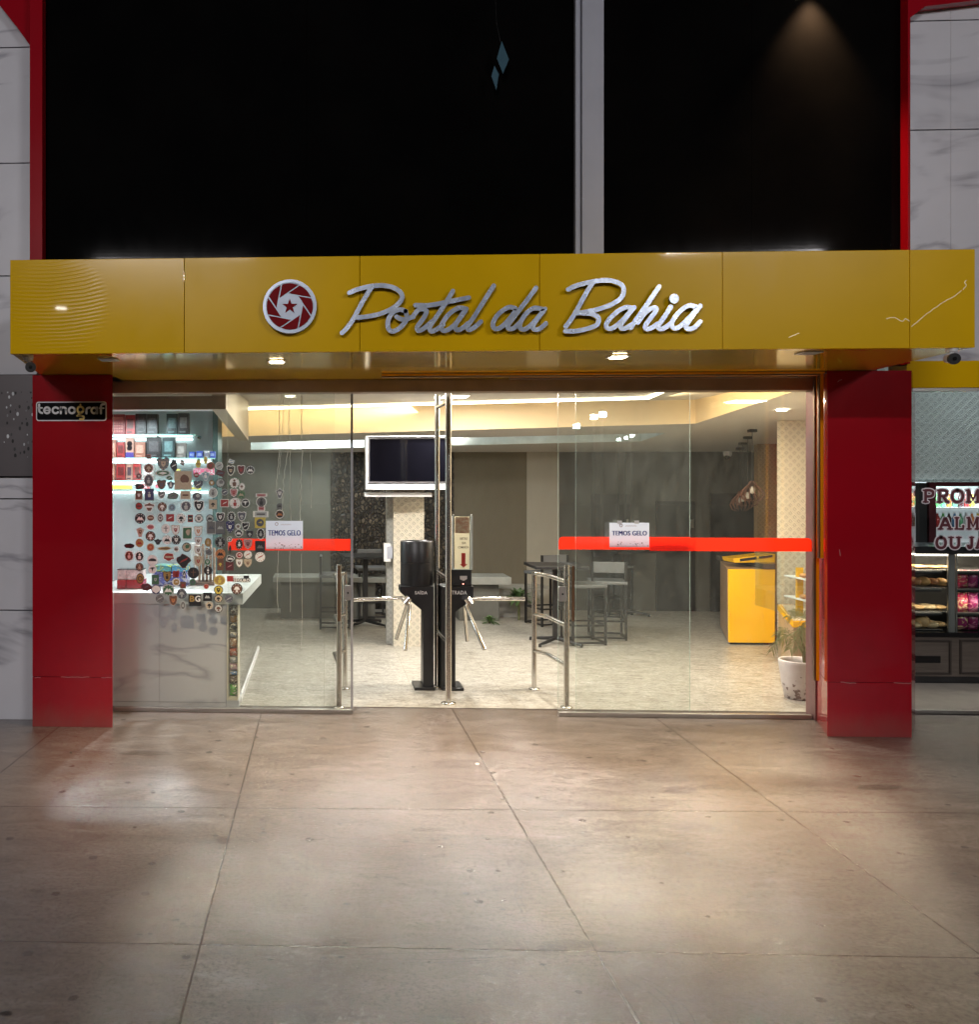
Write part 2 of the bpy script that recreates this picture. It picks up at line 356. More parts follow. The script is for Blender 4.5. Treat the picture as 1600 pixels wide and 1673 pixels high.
# ------------------------------------------------------------------ mesh builder
class MB:
    def __init__(s): s.v = []; s.f = []; s.m = []; s.mi = 0; s.smooth = []; s.sm = False
    def face(s, pts):
        i = len(s.v); s.v += [tuple(p) for p in pts]; s.f.append(tuple(range(i, i + len(pts)))); s.m.append(s.mi); s.smooth.append(s.sm); return s
    def add(s, vs, fs):
        i = len(s.v); s.v += [tuple(p) for p in vs]
        for f in fs: s.f.append(tuple(i + k for k in f)); s.m.append(s.mi); s.smooth.append(s.sm)
        return s
    def box(s, x0, x1, y0, y1, z0, z1):
        if x1 < x0: x0, x1 = x1, x0
        if y1 < y0: y0, y1 = y1, y0
        if z1 < z0: z0, z1 = z1, z0
        v = [(x, y, z) for z in (z0, z1) for y in (y0, y1) for x in (x0, x1)]
        return s.add(v, [(0, 2, 3, 1), (4, 5, 7, 6), (0, 1, 5, 4), (2, 6, 7, 3), (0, 4, 6, 2), (1, 3, 7, 5)])
    def hexa(s, b4, t4):      # bottom 4, top 4, both anticlockwise from above
        return s.add(list(b4) + list(t4), [(3, 2, 1, 0), (4, 5, 6, 7), (0, 1, 5, 4), (1, 2, 6, 5), (2, 3, 7, 6), (3, 0, 4, 7)])
    def prismY(s, pts, y0, y1):   # outline of (x,z), extruded from y0 (front) to y1
        n = len(pts); A = sum(pts[i][0] * pts[(i + 1) % n][1] - pts[(i + 1) % n][0] * pts[i][1] for i in range(n))
        if A < 0: pts = pts[::-1]
        v = [(p[0], y0, p[1]) for p in pts] + [(p[0], y1, p[1]) for p in pts]
        return s.add(v, [tuple(range(n)), tuple(range(2 * n - 1, n - 1, -1))] + [(i + n, (i + 1) % n + n, (i + 1) % n, i) for i in range(n)])
    def prismZ(s, pts, z0, z1):
        n = len(pts); A = sum(pts[i][0] * pts[(i + 1) % n][1] - pts[(i + 1) % n][0] * pts[i][1] for i in range(n))
        if A < 0: pts = pts[::-1]
        v = [(p[0], p[1], z0) for p in pts] + [(p[0], p[1], z1) for p in pts]
        return s.add(v, [tuple(range(n - 1, -1, -1)), tuple(range(n, 2 * n))] + [(i, (i + 1) % n, (i + 1) % n + n, i + n) for i in range(n)])
    def tube(s, path, r, n=12, cap=True, rx=None):
        P = [Vector(p) for p in path]; rr = r if isinstance(r, (list, tuple)) else [r] * len(P)
        old = s.sm; s.sm = True; rings = []; up = None
        for i, p in enumerate(P):
            d = ((P[min(i + 1, len(P) - 1)] - p).normalized() + (p - P[max(i - 1, 0)]).normalized())
            d = d.normalized() if d.length > 1e-6 else Vector((0, 0, 1))
            if up is None: up = Vector((0, 1, 0)) if abs(d.y) < .9 else Vector((1, 0, 0))
            a = d.cross(up).normalized(); bb = a.cross(d).normalized(); up = bb
            rings.append([p + (a * math.cos(2 * math.pi * k / n) + bb * math.sin(2 * math.pi * k / n)) * rr[i] for k in range(n)])
        vs = [q for ring in rings for q in ring]; fs = []
        for i in range(len(P) - 1):
            for k in range(n): fs.append((i * n + k, i * n + (k + 1) % n, (i + 1) * n + (k + 1) % n, (i + 1) * n + k))
        s.add(vs, fs); s.sm = False
        if cap: s.face(rings[0][::-1]); s.face(rings[-1])
        s.sm = old; return s
    def lathe(s, prof, c, n=32, ax=1, ay=1):     # prof: (r, z) bottom to top
        vs = [(c[0] + r * ax * math.cos(2 * math.pi * k / n), c[1] + r * ay * math.sin(2 * math.pi * k / n), c[2] + z) for r, z in prof for k in range(n)]
        fs = [(i * n + k, i * n + (k + 1) % n, (i + 1) * n + (k + 1) % n, (i + 1) * n + k) for i in range(len(prof) - 1) for k in range(n)]
        old = s.sm; s.sm = True; s.add(vs, fs); s.sm = False
        s.face(vs[:n][::-1]); s.face(vs[-n:]); s.sm = old; return s
    def ball(s, c, rx, ry=None, rz=None, n=16, m=10):
        ry = ry or rx; rz = rz or rx; old = s.sm; s.sm = True
        vs = [(c[0] + rx * math.sin(math.pi * (j + .01) / (m + .02)) * math.cos(2 * math.pi * k / n), c[1] + ry * math.sin(math.pi * (j + .01) / (m + .02)) * math.sin(2 * math.pi * k / n), c[2] - rz * math.cos(math.pi * j / m)) for j in range(m + 1) for k in range(n)]
        fs = [(i * n + k, i * n + (k + 1) % n, (i + 1) * n + (k + 1) % n, (i + 1) * n + k) for i in range(m) for k in range(n)]
        s.add(vs, fs); s.sm = old; return s
    def build(s, name, mats, parent=None, bevel=0, at=None, label=None, auto=False):
        me = bpy.data.meshes.new(name)
        org = ORG.get(parent.name) if parent else None
        if org is None:
            if parent: org = Vector((0, 0, 0))
            elif at is not None: org = Vector(at)
            else:
                xs, ys, zs = zip(*s.v); org = Vector(((min(xs) + max(xs)) / 2, (min(ys) + max(ys)) / 2, min(zs)))
        me.from_pydata([tuple(Vector(p) - org) for p in s.v], [], s.f)
        for mm in (mats if isinstance(mats, (list, tuple)) else [mats]): me.materials.append(mm)
        me.polygons.foreach_set('material_index', s.m); me.polygons.foreach_set('use_smooth', s.smooth)
        me.validate(); me.update()
        o = bpy.data.objects.new(name, me); C.objects.link(o); ORG[o.name] = org
        if parent: o.parent = parent
        else: o.location = org
        if bevel:
            bv = o.modifiers.new('bevel', 'BEVEL'); bv.width = bevel; bv.segments = 2; bv.limit_method = 'ANGLE'; bv.angle_limit = R(40)
        if label: o['label'] = label
        return o
ORG = {}
def tag(o, label=None, cat=None, group=None, kind=None):
    if label: o['label'] = label
    if cat: o['category'] = cat
    if group: o['group'] = group
    if kind: o['kind'] = kind
    return o
def thing(name, label, cat, loc, group=None):
    o = bpy.data.objects.new(name, None); C.objects.link(o); o.location = loc; o.empty_display_size = .1
    ORG[o.name] = Vector(loc); return tag(o, label, cat, group)
def struct(name, mb, m, **kw): return tag(mb.build(name, m, **kw), kind='structure')
def copy_tree(o, parent=None, loc=None, rot=None):
    c = o.copy(); C.objects.link(c); c.parent = parent
    ORG[c.name] = Vector(loc) if loc else ORG.get(o.name, Vector())
    if loc is not None: c.location = loc
    if rot is not None: c.rotation_euler = (0, 0, rot)
    for ch in [x for x in bpy.data.objects if x.parent == o]: copy_tree(ch, c)
    return c
def catmull(pts, k=6):
    P = [Vector(p) for p in pts]; out = []
    for i in range(len(P) - 1):
        p0, p1, p2, p3 = P[max(i - 1, 0)], P[i], P[i + 1], P[min(i + 2, len(P) - 1)]
        for j in range(k):
            t = j / k
            out.append(.5 * ((2 * p1) + (p2 - p0) * t + (2 * p0 - 5 * p1 + 4 * p2 - p3) * t * t + (3 * p1 - p0 - 3 * p2 + p3) * t ** 3))
    out.append(P[-1]); return out
def stroke(mb, pts, wd, y0, y1, bev=.0, cap=5, m_side=None):
    """ribbon along 2-D points (x,z), half width wd, extruded in Y from y0 (front) to y1"""
    n = len(pts); L, Rr = [], []
    for i, p in enumerate(pts):
        d = pts[min(i + 1, n - 1)] - pts[max(i - 1, 0)]; d = d.normalized() if d.length else Vector((1, 0))
        nn = Vector((-d.y, d.x)) * wd; L.append(p + nn); Rr.append(p - nn)
    def capf(p, d, sgn):
        a0 = math.atan2(d.y, d.x); return [p + Vector((math.cos(a0 + a), math.sin(a0 + a))) * wd for a in [math.pi / 2 * (1 - 2 * k / cap) for k in range(1, cap)]]
    de = (pts[-1] - pts[-2]).normalized(); ds = (pts[0] - pts[1]).normalized()
    fr = mb.mi
    ec, scp = capf(pts[-1], de, 1), capf(pts[0], ds, 1)
    for i in range(n - 1):
        mb.mi = fr; mb.face([(q.x, y0, q.y) for q in (L[i], Rr[i], Rr[i + 1], L[i + 1])])
    mb.face([(q.x, y0, q.y) for q in [L[-1], Rr[-1]] + ec[::-1]]); mb.face([(q.x, y0, q.y) for q in [Rr[0], L[0]] + scp[::-1]])
    loop = L + ec + Rr[::-1] + scp
    if m_side is not None: mb.mi = m_side
    k = len(loop)
    for i in range(k):
        a, b = loop[i], loop[(i + 1) % k]; mb.face([(a.x, y0, a.y), (b.x, y0, b.y), (b.x, y1, b.y), (a.x, y1, a.y)])
    mb.mi = fr
def textmesh(s, size, ext=.001, bold=0, sx=1, align='CENTER', spacing=1):
    cu = bpy.data.curves.new('t', 'FONT'); cu.body = s; cu.size = size; cu.extrude = ext; cu.offset = bold
    cu.align_x = align; cu.align_y = 'CENTER'; cu.space_character = spacing; cu.resolution_u = 3
    o = bpy.data.objects.new('t', cu); C.objects.link(o); bpy.context.view_layer.update()
    me = bpy.data.meshes.new_from_object(o.evaluated_get(bpy.context.evaluated_depsgraph_get()))
    vs = [Vector((v.co.x * sx, v.co.y, v.co.z)) for v in me.vertices]; fs = [tuple(p.vertices) for p in me.polygons]
    bpy.data.objects.remove(o); bpy.data.curves.remove(cu); bpy.data.meshes.remove(me)
    return vs, fs
def text(mb, s, x, y, z, size, bold=0, sx=1, ext=.0008, spacing=1):
    vs, fs = textmesh(s, size, ext, bold, sx, spacing=spacing)
    mb.add([(x + v.x, y - v.z, z + v.y) for v in vs], fs); return mb
def fit_text(mb, s, u0, u1, v0, v1, Y, bold=0, ext=.0008, dy=0):
    """text scaled to fill a box given in photo pixels on plane Y"""
    vs, fs = textmesh(s, 1, 0, bold, spacing=1.08)
    a, b = aY(u0, v1, Y), aY(u1, v0, Y)
    x0, x1 = min(v.x for v in vs), max(v.x for v in vs); y0, y1 = min(v.y for v in vs), max(v.y for v in vs)
    vs, fs = textmesh(s, 1, ext, bold, spacing=1.08)
    mb.add([(a.x + (v.x - x0) / (x1 - x0) * (b.x - a.x), Y + dy - v.z, a.z + (v.y - y0) / (y1 - y0) * (b.z - a.z)) for v in vs], fs); return mb
def rectY(mb, u0, u1, v0, v1, Y, d):      # box whose front face fills a pixel box on plane Y; d = depth behind it
    a, b = aY(u0, v1, Y), aY(u1, v0, Y); return mb.box(a.x, b.x, Y, Y + d, a.z, b.z)
# ================================================================== SETTING
struct('pavement', MB().face([(-14, -14, 0), (16, -14, 0), (16, 7.74, 0), (-14, 7.74, 0)]), CONC, at=(0, 0, 0))
pav = bpy.data.objects['pavement']
def m_stain(name, col, a):
    m, t, b = base(name); b.inputs['Base Color'].default_value = (*col, 1); b.inputs['Roughness'].default_value = .45
    n = noise(t, coords(t), 55, 5, .7); t.links.new(ramp(t, n, [(.3, (0, 0, 0)), (.55, (a, a, a))]), b.inputs['Alpha']); MC[name] = m; return m
GUM = m_stain('trodden_gum', (.022, .018, .016), .95); OIL = m_stain('brown_stain', (.07, .05, .04), .3); SCF = m_stain('scuff_trace', (.05, .042, .04), .8)
rg = random.Random(8)
def blob(u, v, w_, h_, m, z=.0015, name='stain'):
    n = 12; MB().face([tuple(Vector(aZ(u + w_ / 2 * rg.uniform(.7, 1.15) * math.cos(-2 * math.pi * i / n), v + h_ / 2 * rg.uniform(.7, 1.15) * math.sin(-2 * math.pi * i / n), z))[:2]) + (z,) for i in range(n)][::-1]).build(name, m, pav)
for i, (u, v) in enumerate([(116, 1229), (245, 1281), (250, 1291), (128, 1339), (362, 1331), (430, 1354), (431, 1360), (555, 1345), (663, 1374), (681, 1368), (707, 1370), (727, 1369), (567, 1476), (762, 1459), (281, 1503), (289, 1502), (298, 1509), (228, 1526), (245, 1525), (530, 1564), (557, 1563), (10, 1655), (441, 1567), (564, 1540), (409, 1279), (343, 1194), (866, 1249), (918, 1332), (952, 1360), (1167, 1353), (1125, 1394), (1178, 1405), (1370, 1330), (1502, 1342), (1567, 1301), (1560, 1426), (822, 1485), (1262, 1423), (1335, 1181), (805, 1395), (888, 1575), (1172, 1242), (937, 1408), (1290, 1389), (500, 1183), (1060, 1330)]):
    k = (v - 785) / 560; blob(u, v, rg.uniform(5, 10) * k * (1.7 if (u, v) in ((567, 1476), (762, 1459), (10, 1655)) else 1), rg.uniform(2.2, 3.6) * k * (1.5 if (u, v) in ((567, 1476), (762, 1459), (10, 1655)) else 1), GUM)
for u, v, w_, h_ in ((945, 1541, 120, 14), (900, 1548, 60, 16), (1000, 1552, 70, 10), (310, 1514, 60, 7), (385, 1521, 22, 6), (60, 1455, 30, 6), (365, 1372, 22, 12), (700, 1355, 70, 7), (1110, 1290, 60, 12), (1440, 1285, 90, 10), (240, 1230, 90, 9)): blob(u, v, w_, h_, OIL, .001)
for pts in ([(1000, 1610), (1030, 1640), (1050, 1680)], [(1018, 1597), (1062, 1622), (1092, 1650), (1104, 1680)], [(1050, 1602), (1090, 1630), (1116, 1680)], [(1034, 1592), (1080, 1612), (1124, 1650), (1140, 1680)], [(846, 1438), (842, 1465), (853, 1489)], [(856, 1440), (851, 1465), (862, 1492)], [(530, 1366), (700, 1377), (860, 1382)], [(720, 1365), (900, 1374), (1100, 1369)], [(770, 1377), (950, 1381), (1120, 1377)], [(590, 1559), (700, 1556), (800, 1552)], [(600, 1566), (720, 1567), (830, 1562)], [(640, 1573), (740, 1571), (800, 1568)], [(1055, 1383), (1065, 1389), (1074, 1390)], [(880, 1570), (890, 1578), (893, 1584)], [(520, 1378), (600, 1383), (690, 1380)]):
    P_ = [aZ(q.x, q.y + rg.uniform(-.4, .4), .002) for q in catmull([(a, b, 0) for a, b in pts], 8)]; mb = MB(); n = len(P_)
    for i in range(n - 1):
        d = (P_[i + 1] - P_[i]); s_ = Vector((-d.y, d.x, 0)).normalized() * .0022; mb.face([P_[i] - s_, P_[i + 1] - s_, P_[i + 1] + s_, P_[i] + s_])
    mb.build('scuff_mark', SCF, pav)
q_ = aZ(780, 1248, .002)
tag(MB().box(q_.x - .012, q_.x + .012, q_.y - .012, q_.y + .012, .002, .006).build('paper_scrap', mat('scrap_white', (.7, .68, .62), .7), bevel=.002), 'tiny white scrap of paper on the concrete before the open door', 'litter')
struct('ground', MB().face([(-60, -60, -.05), (60, -60, -.05), (60, 60, -.05), (-60, 60, -.05)]), mat('dark_asphalt', (.045, .045, .047), .9, bs=60), at=(0, 0, 0))
PXF = [(X(1345, 7.6), 7.55), (8.4, 14.2)]    # the skewed party wall between hall and snack bar
struct('floor', MB().face([(-3.2, 7.72, .004), (PXF[0][0] + .15, 7.72, .004), (8.4, 14.4, .004), (-3.2, 14.4, .004)]), GRAN, at=(0, 8, 0))

# -------- canopy
SZ, FZ = 2.715, 3.313
can = thing('entrance_canopy', 'long yellow metal canopy box carrying the silver shop name', 'canopy', (.8, YF, SZ))
ue = [16, 301, 588, 882, 1181, 1487, 1594]
for i in range(6):
    x0, x1 = X(ue[i], YF), X(ue[i + 1], YF)
    MB().box(x0 + .0015, x1 - .0015, YF, YF + .04, SZ - .004, FZ)  .build('fascia_panel', YELB if i == 0 else YEL, can, bevel=.003)
xl, xr = X(16, YF), X(1594, YF)
bl, brr = aZ(51, 602, SZ), aZ(1450, 600, SZ)
sl = (bl.x - xl) / (bl.y - YF); sr = (brr.x - xr) / (brr.y - YF)
def cl(y): return xl + sl * (y - YF) + .002
def cr(y): return xr + sr * (y - YF) - .002
y1 = 7.14
MB().hexa([(cl(YF) , YF + .042, SZ), (cr(YF), YF + .042, SZ), (cr(y1), y1, SZ), (cl(y1), y1, SZ)], [(cl(YF), YF + .042, SZ + .03), (cr(YF), YF + .042, SZ + .03), (cr(y1), y1, SZ + .03), (cl(y1), y1, SZ + .03)]).build('soffit', YSOF, can)
xa, xb = X(183, 7.05), X(1353, 7.05)
MB().box(xa, xb, 7.142, 7.62, SZ + .001, SZ + .03).build('soffit', YSOF, can)
for sgn, (xx, f) in ((0, (xl, cl)), (1, (xr, cr))):
    MB().hexa([(f(YF) - .003, YF + .042, SZ + .032), (f(YF) + .003, YF + .042, SZ + .032), (f(y1) + .003, y1, SZ + .032), (f(y1) - .003, y1, SZ + .032)], [(f(YF) - .003, YF + .042, FZ), (f(YF) + .003, YF + .042, FZ), (f(y1) + .003, y1, FZ), (f(y1) - .003, y1, FZ)]).build('end_panel', YEL, can)
MB().hexa([(cl(YF) + .01, YF + .045, FZ - .02), (cr(YF) - .01, YF + .045, FZ - .02), (cr(y1), y1, FZ - .02), (cl(y1), y1, FZ - .02)], [(cl(YF) + .01, YF + .045, FZ - .004), (cr(YF) - .01, YF + .045, FZ - .004), (cr(y1), y1, FZ - .004), (cl(y1), y1, FZ - .004)]).build('top_sheet', YEL, can)
# scratches on the right end of the fascia
SCR = mat('bare_scratch', (.85, .7, .35), .3, .3)
for pl in ([(1490, 534), (1515, 513), (1540, 495), (1560, 484), (1571, 475)], [(1574, 473), (1579, 466), (1576, 462), (1579, 458)], [(1448, 521), (1462, 519), (1474, 525), (1480, 521), (1486, 525)], [(1289, 551), (1306, 545)]):
    sb = MB(); stroke(sb, [Vector(aY(q.x + random.uniform(-.5, .5), q.y + random.uniform(-.5, .5), YF).xz) for q in catmull([(a, b, 0) for a, b in pl], 5)], .0022, YF - .0012, YF + .001)
    sb.build('scratch', SCR, can)
def downlight(u, v, lit, lab):
    p = aZ(u, v, SZ); t = thing('recessed_downlight', lab, 'light', (p.x, p.y, SZ - .012), 'downlights in the canopy soffit')
    MB().box(p.x - .062, p.x + .062, p.y - .062, p.y + .062, SZ - .008, SZ - .001).build('frame', WHITE, t, bevel=.002)
    MB().box(p.x - .045, p.x + .045, p.y - .045, p.y + .045, SZ - .0115, SZ - .0085).build('diffuser', LEDS if lit > 3 else (glow('dim_led', (1, .85, .6), 1.6) if lit else WHITEG), t)
    if lit: spot('downlight_lamp', (p.x, p.y, SZ - .02), (p.x, p.y, 0), lit * 1.35, (1, .76, .5), 94, .7, .04)
downlight(178, 587, 0, 'unlit square downlight in the yellow soffit above the lettered red pillar')
downlight(452, 590, 210, 'lit downlight in the yellow soffit below the round emblem')
downlight(1010, 582, 290, 'brightest square downlight in the yellow soffit below the last silver word')
downlight(1322, 576, 0, 'unlit downlight in the soffit beside the plain red pillar')

# -------- lettering
YS = YF - .045
def zz(ox): return lambda p: aY(ox + p[0] / 3.81, 430 + p[1] / 3.81, YS).xz
S1 = [('Portal', 400, [[(650,185),(700,165),(780,145),(860,140),(930,155),(975,190),(975,230),(930,275),(860,310),(780,330),(700,340)], [(790,150),(740,230),(680,340),(640,400),(605,435)],
 [(1000,300),(965,290),(920,310),(892,360),(895,410),(925,425),(970,400),(1008,350),(1002,300)], [(945,335),(985,352),(1050,335)],
 [(1045,335),(1085,290),(1130,298),(1112,345),(1075,395),(1078,420),(1108,412),(1165,365)],
 [(1295,175),(1250,250),(1190,340),(1150,400),(1162,425),(1192,415),(1235,385)], [(1062,262),(1150,262),(1260,242),(1395,215)],
 [(1380,285),(1330,280),(1270,320),(1228,380),(1228,415),(1258,418),(1310,380),(1372,300)], [(1378,285),(1340,340),(1310,390),(1318,415),(1348,410),(1390,375)],
 [(1550,142),(1500,220),(1430,330),(1387,395),(1397,415),(1430,400),(1470,365)]]),
 ('da', 780, [[(235,282),(190,277),(130,320),(97,375),(107,408),(142,403),(190,360),(235,300)], [(365,155),(310,230),(240,320),(192,385),(197,410),(227,405),(265,370)],
 [(402,287),(350,282),(300,320),(264,380),(270,410),(302,410),(350,370),(410,300)], [(422,285),(380,340),(347,390),(357,413),(390,408),(427,375)]]),
 ('Bahia', 780, [[(565,165),(620,140),(720,115),(820,108),(890,130),(912,165),(897,215),(840,255),(760,285),(680,303),(625,312)], [(722,118),(670,200),(610,310),(570,370),(550,395)], [(650,312),(715,318),(755,345),(742,385),(680,410),(610,424),(548,424)],
 [(967,282),(920,277),(860,312),(807,370),(807,403),(837,406),(890,370),(960,292)], [(975,277),(930,332),(892,385),(897,408),(930,403),(970,378)],
 [(1130,147),(1080,222),(1010,322),(952,405)], [(1000,370),(1050,305),(1100,277),(1115,292),(1080,342),(1047,390),(1057,410),(1087,403),(1122,378)],
 [(1205,272),(1160,342),(1127,390),(1137,410),(1167,403),(1202,378)],
 [(1362,272),(1310,267),(1250,312),(1212,370),(1217,400),(1247,403),(1300,360),(1372,282)], [(1387,267),(1345,322),(1302,385),(1307,408),(1347,403),(1387,365)]])]
sign = thing('shop_name_sign', 'silver script letters standing off the yellow fascia, reading the shop name', 'sign', (aY(850, 545, YS).x, YS, Z(850, 545, YS)))
WD = 3.75 * px(850, YF)
k = 0
for word, ox, strokes in S1:
    mb = MB(); g = zz(ox)
    for s in strokes:
        pts = [Vector(g((p.x, p.y))) for p in catmull([(a, b, 0) for a, b in s], 7)]
        k += 1; dy = (k % 7) * .0013
        mb.mi = 0; stroke(mb, pts, WD, YS - dy, YS + .022, m_side=1)
    if word == 'Bahia':
        c = Vector(g((1225, 222))); n = 24; pt = [(c.x + 7.4 * px(1100, YF) * math.cos(2 * math.pi * i / n), c.y + 8 * px(1100, YF) * math.sin(2 * math.pi * i / n)) for i in range(n)]
        mb.mi = 0; mb.prismY(pt, YS - .004, YS + .022)
    mb.build('script_word', [CHROME, CHROMES], sign)
for word, ox, strokes in S1:
    g = zz(ox)
    for s in strokes:
        q = g(s[len(s) // 2]); stm = MB(); stm.tube([(q[0], YS + .02, q[1]), (q[0], YF, q[1])], .004, 6); stm.build('stand_off_pin', STEEL, sign)
# emblem
ec = aY(473.5, 501, YS); er = 44 * px(473, YS)
em = thing('round_emblem', 'round silver and dark red shutter emblem with a star on the yellow fascia', 'emblem', (ec.x, YS, ec.z - er))
circ = lambda r, n=64: [(ec.x + r * math.cos(2 * math.pi * i / n), ec.z + r * math.sin(2 * math.pi * i / n)) for i in range(n)]
mb = MB(); EMB_M = mat('emblem_metal', (.24, .27, .32), .38, .6, var=.12, vs=9); mb.prismY(circ(er), YS, YS + .045); mb.build('backing_disc', EMB_M, em, bevel=.004)
mb = MB(); N = 48
for i in range(N):
    a0, a1 = 2 * math.pi * i / N, 2 * math.pi * (i + 1) / N; r0, r1 = er * .885, er * 1.0
    q = [(ec.x + r * math.cos(a), YS - .006, ec.z + r * math.sin(a)) for r, a in ((r0, a0), (r1, a0), (r1, a1), (r0, a1))]
    mb.face(q); mb.face([(q[0][0], YS, q[0][2]), q[0], q[3], (q[3][0], YS, q[3][2])]); mb.face([q[1], (q[1][0], YS, q[1][2]), (q[2][0], YS, q[2][2]), q[2]])
mb.build('rim', mat('emblem_rim_metal', (.22, .25, .3), .3, .7, var=.1, vs=9), em)
REDE = mat('dark_red_enamel', (.2, .002, .006), .5, var=.1, vs=10, spec=.08)
ri, ro = er * .5, er * .87; ph = .2
V = [Vector((ri * math.cos(ph + i * math.pi / 4), ri * math.sin(ph + i * math.pi / 4))) for i in range(8)]
Cc = []
for i in range(8):
    d = (V[i] - V[(i + 1) % 8]).normalized(); b_ = V[i].dot(d); cc_ = V[i].length_squared - ro * ro
    Cc.append(V[i] + d * (-b_ + math.sqrt(b_ * b_ - cc_)))
for i in range(8):
    j = (i + 1) % 8
    a0, a1 = math.atan2(Cc[i].y, Cc[i].x), math.atan2(Cc[j].y, Cc[j].x)
    while a1 < a0: a1 += 2 * math.pi
    # blade lies between line i and line j
    poly = [V[i]] + [Vector((ro * math.cos(a0 + (a1 - a0) * k / 8), ro * math.sin(a0 + (a1 - a0) * k / 8))) for k in range(9)] + [V[j]]
    cen = sum(poly, Vector((0, 0))) / len(poly); poly = [cen + (p - cen) * .9 for p in poly]
    MB().prismY([(ec.x + p.x, ec.z + p.y) for p in poly], YS - .005, YS - .0005).build('blade', REDE, em)
st = [(ec.x + (er * .29 if i % 2 == 0 else er * .115) * math.sin(math.pi * i / 5), ec.z + (er * .29 if i % 2 == 0 else er * .115) * math.cos(math.pi * i / 5)) for i in range(10)]
MB().prismY(st, YS - .006, YS - .0005).build('star', REDE, em)

# -------- pillars
def pillar(u0, u1, ub, vt, lab, jv):
    x0, x1 = X(u0, YP), X(u1, YP)
    t = thing('red_pillar', lab, 'pillar', ((x0 + x1) / 2, YP, 0))
    zj = Z((u0 + u1) / 2, jv, YP)
    if ub < 800:
        bx0, bx1 = x0 - .02, X(ub, 7.44)
    else: bx0, bx1 = X(ub, 7.44), x1 + .3
    for z0, z1 in ((0, zj - .0015), (zj + .0015, SZ - .002)):
        f = lambda z: [(x0, YP, z), (x1, YP, z), (bx1, 7.44, z), (bx0, 7.44, z)]
        MB().hexa(f(z0), f(z1)).build('cladding_panel', REDP, t, bevel=.002)
    return t
lp = pillar(53, 184, 183, 613, 'dark red pillar carrying the black lettered plate', 1106)
rp = pillar(1352, 1490, 1335, 601, 'plain dark red pillar beside the potted plant, without any plate', 1115)
PSC = mat('pale_scuff', (.5, .25, .25), .5)
for par, pts in ((lp, [(100, 1106), (122, 1106.3), (146, 1106)]), (lp, [(57, 1107), (66, 1106.6)]), (lp, [(166, 1107), (182, 1106.5)]), (rp, [(1374, 1114), (1386, 1115.5), (1399, 1116)]), (rp, [(1461, 1115), (1476, 1116), (1489, 1116.4)]), (rp, [(1369, 624), (1373, 621), (1376, 620.5)]), (rp, [(1372, 898), (1373.5, 908)])):
    sb = MB(); stroke(sb, [Vector(aY(u + random.uniform(-.3, .3), v + random.uniform(-.4, .4), YP).xz) for u, v in [(q.x, q.y) for q in catmull([(a, b, 0) for a, b in pts], 5)]], .0016, YP - .0012, YP + .001); sb.build('scuff', PSC, par)
# plate 'tecnograf'
YPL = YP - .008
a, b = aY(59, 688, YPL), aY(174, 656, YPL)
pl = thing('name_plate', 'black plate with white rounded letters and yellow g on the red pillar', 'sign', ((a.x + b.x) / 2, YPL, a.z))
def rrect(x0, x1, z0, z1, r, n=5, cut=None):
    o = []
    for cx_, cz_, a0 in ((x1 - r, z1 - r, 0), (x0 + r, z1 - r, 90), (x0 + r, z0 + r, 180), (x1 - r, z0 + r, 270)):
        for i in range(n + 1): an = R(a0 + 90 * i / n); o.append((cx_ + r * math.cos(an), cz_ + r * math.sin(an)))
    return o
PLW = mat('sticker_white', (.85, .86, .9), .5, var=.04, vs=8, spec=.1); PLB = mat('sticker_black', (.007, .007, .009), .55, var=.1, vs=8, spec=.05)
PLY = mat('sticker_yellow', (.75, .55, .12), .35, var=.06, vs=8)
MB().prismY(rrect(a.x, b.x, a.z, b.z, .02), YPL, YP - .0005).build('border', PLW, pl)
MB().prismY(rrect(a.x + .008, b.x - .008, a.z + .008, b.z - .008, .014), YPL - .0012, YPL - .0002).build('field', PLB, pl)
mb = MB(); mbw = MB()
pw = px(115, YPL)
def L2(pts, mb_, wd=1.75): stroke(mb_, [Vector(aY(u, v, YPL).xz) for u, v in ([(p.x, p.y) for p in catmull([(a_, b_, 0) for a_, b_ in pts], 4)] if len(pts) > 2 else pts)], wd * pw, YPL - .003, YPL - .0012)
def ell(cx_, cy_, rx, ry, a0=0, a1=360, n=14): return [(cx_ + rx * math.cos(R(a0 + (a1 - a0) * i / n)), cy_ + ry * math.sin(R(a0 + (a1 - a0) * i / n))) for i in range(n + 1)]
L2([(64, 661), (64, 669), (65, 673), (69, 675)], mbw); L2([(62.5, 666.5), (69, 666.5)], mbw, 1.2)
L2(ell(77, 670.5, 4.6, 4.8, 0, -325), mbw); L2([(73, 670.5), (81, 670.5)], mbw, 1.1)
L2(ell(91, 670.5, 5, 4.8, -40, -320), mbw)
L2([(99.5, 675.5), (99.5, 666)], mbw); L2(ell(103.8, 670, 4.3, 4.2, 180, 360), mbw); L2([(108.1, 670), (108.1, 675.5)], mbw)
L2(ell(117.5, 670.5, 4.8, 4.8), mbw)
L2(ell(131.5, 669.5, 4.9, 5), mb, 1.7); L2([(131.5, 663), (131.5, 661)], mb, 1.3); L2([(131.5, 675), (128, 678), (134, 680), (137, 681), (136, 685), (131, 685)], mb, 1.6); L2([(126, 679.5), (133, 679.5)], mb, 1.2)
L2([(141.5, 675.5), (141.5, 670), (143, 667), (147, 666)], mbw)
L2(ell(154, 670.8, 4.4, 4.5), mbw); L2([(158.6, 666), (158.6, 675.5)], mbw)
L2([(165, 675.5), (165, 664), (167, 661), (170.5, 660.5)], mbw); L2([(162.5, 667), (169.5, 667)], mbw, 1.2)
mbw.build('lettering', PLW, pl); mb.build('letter_g', PLY, pl, label='yellow letter g')

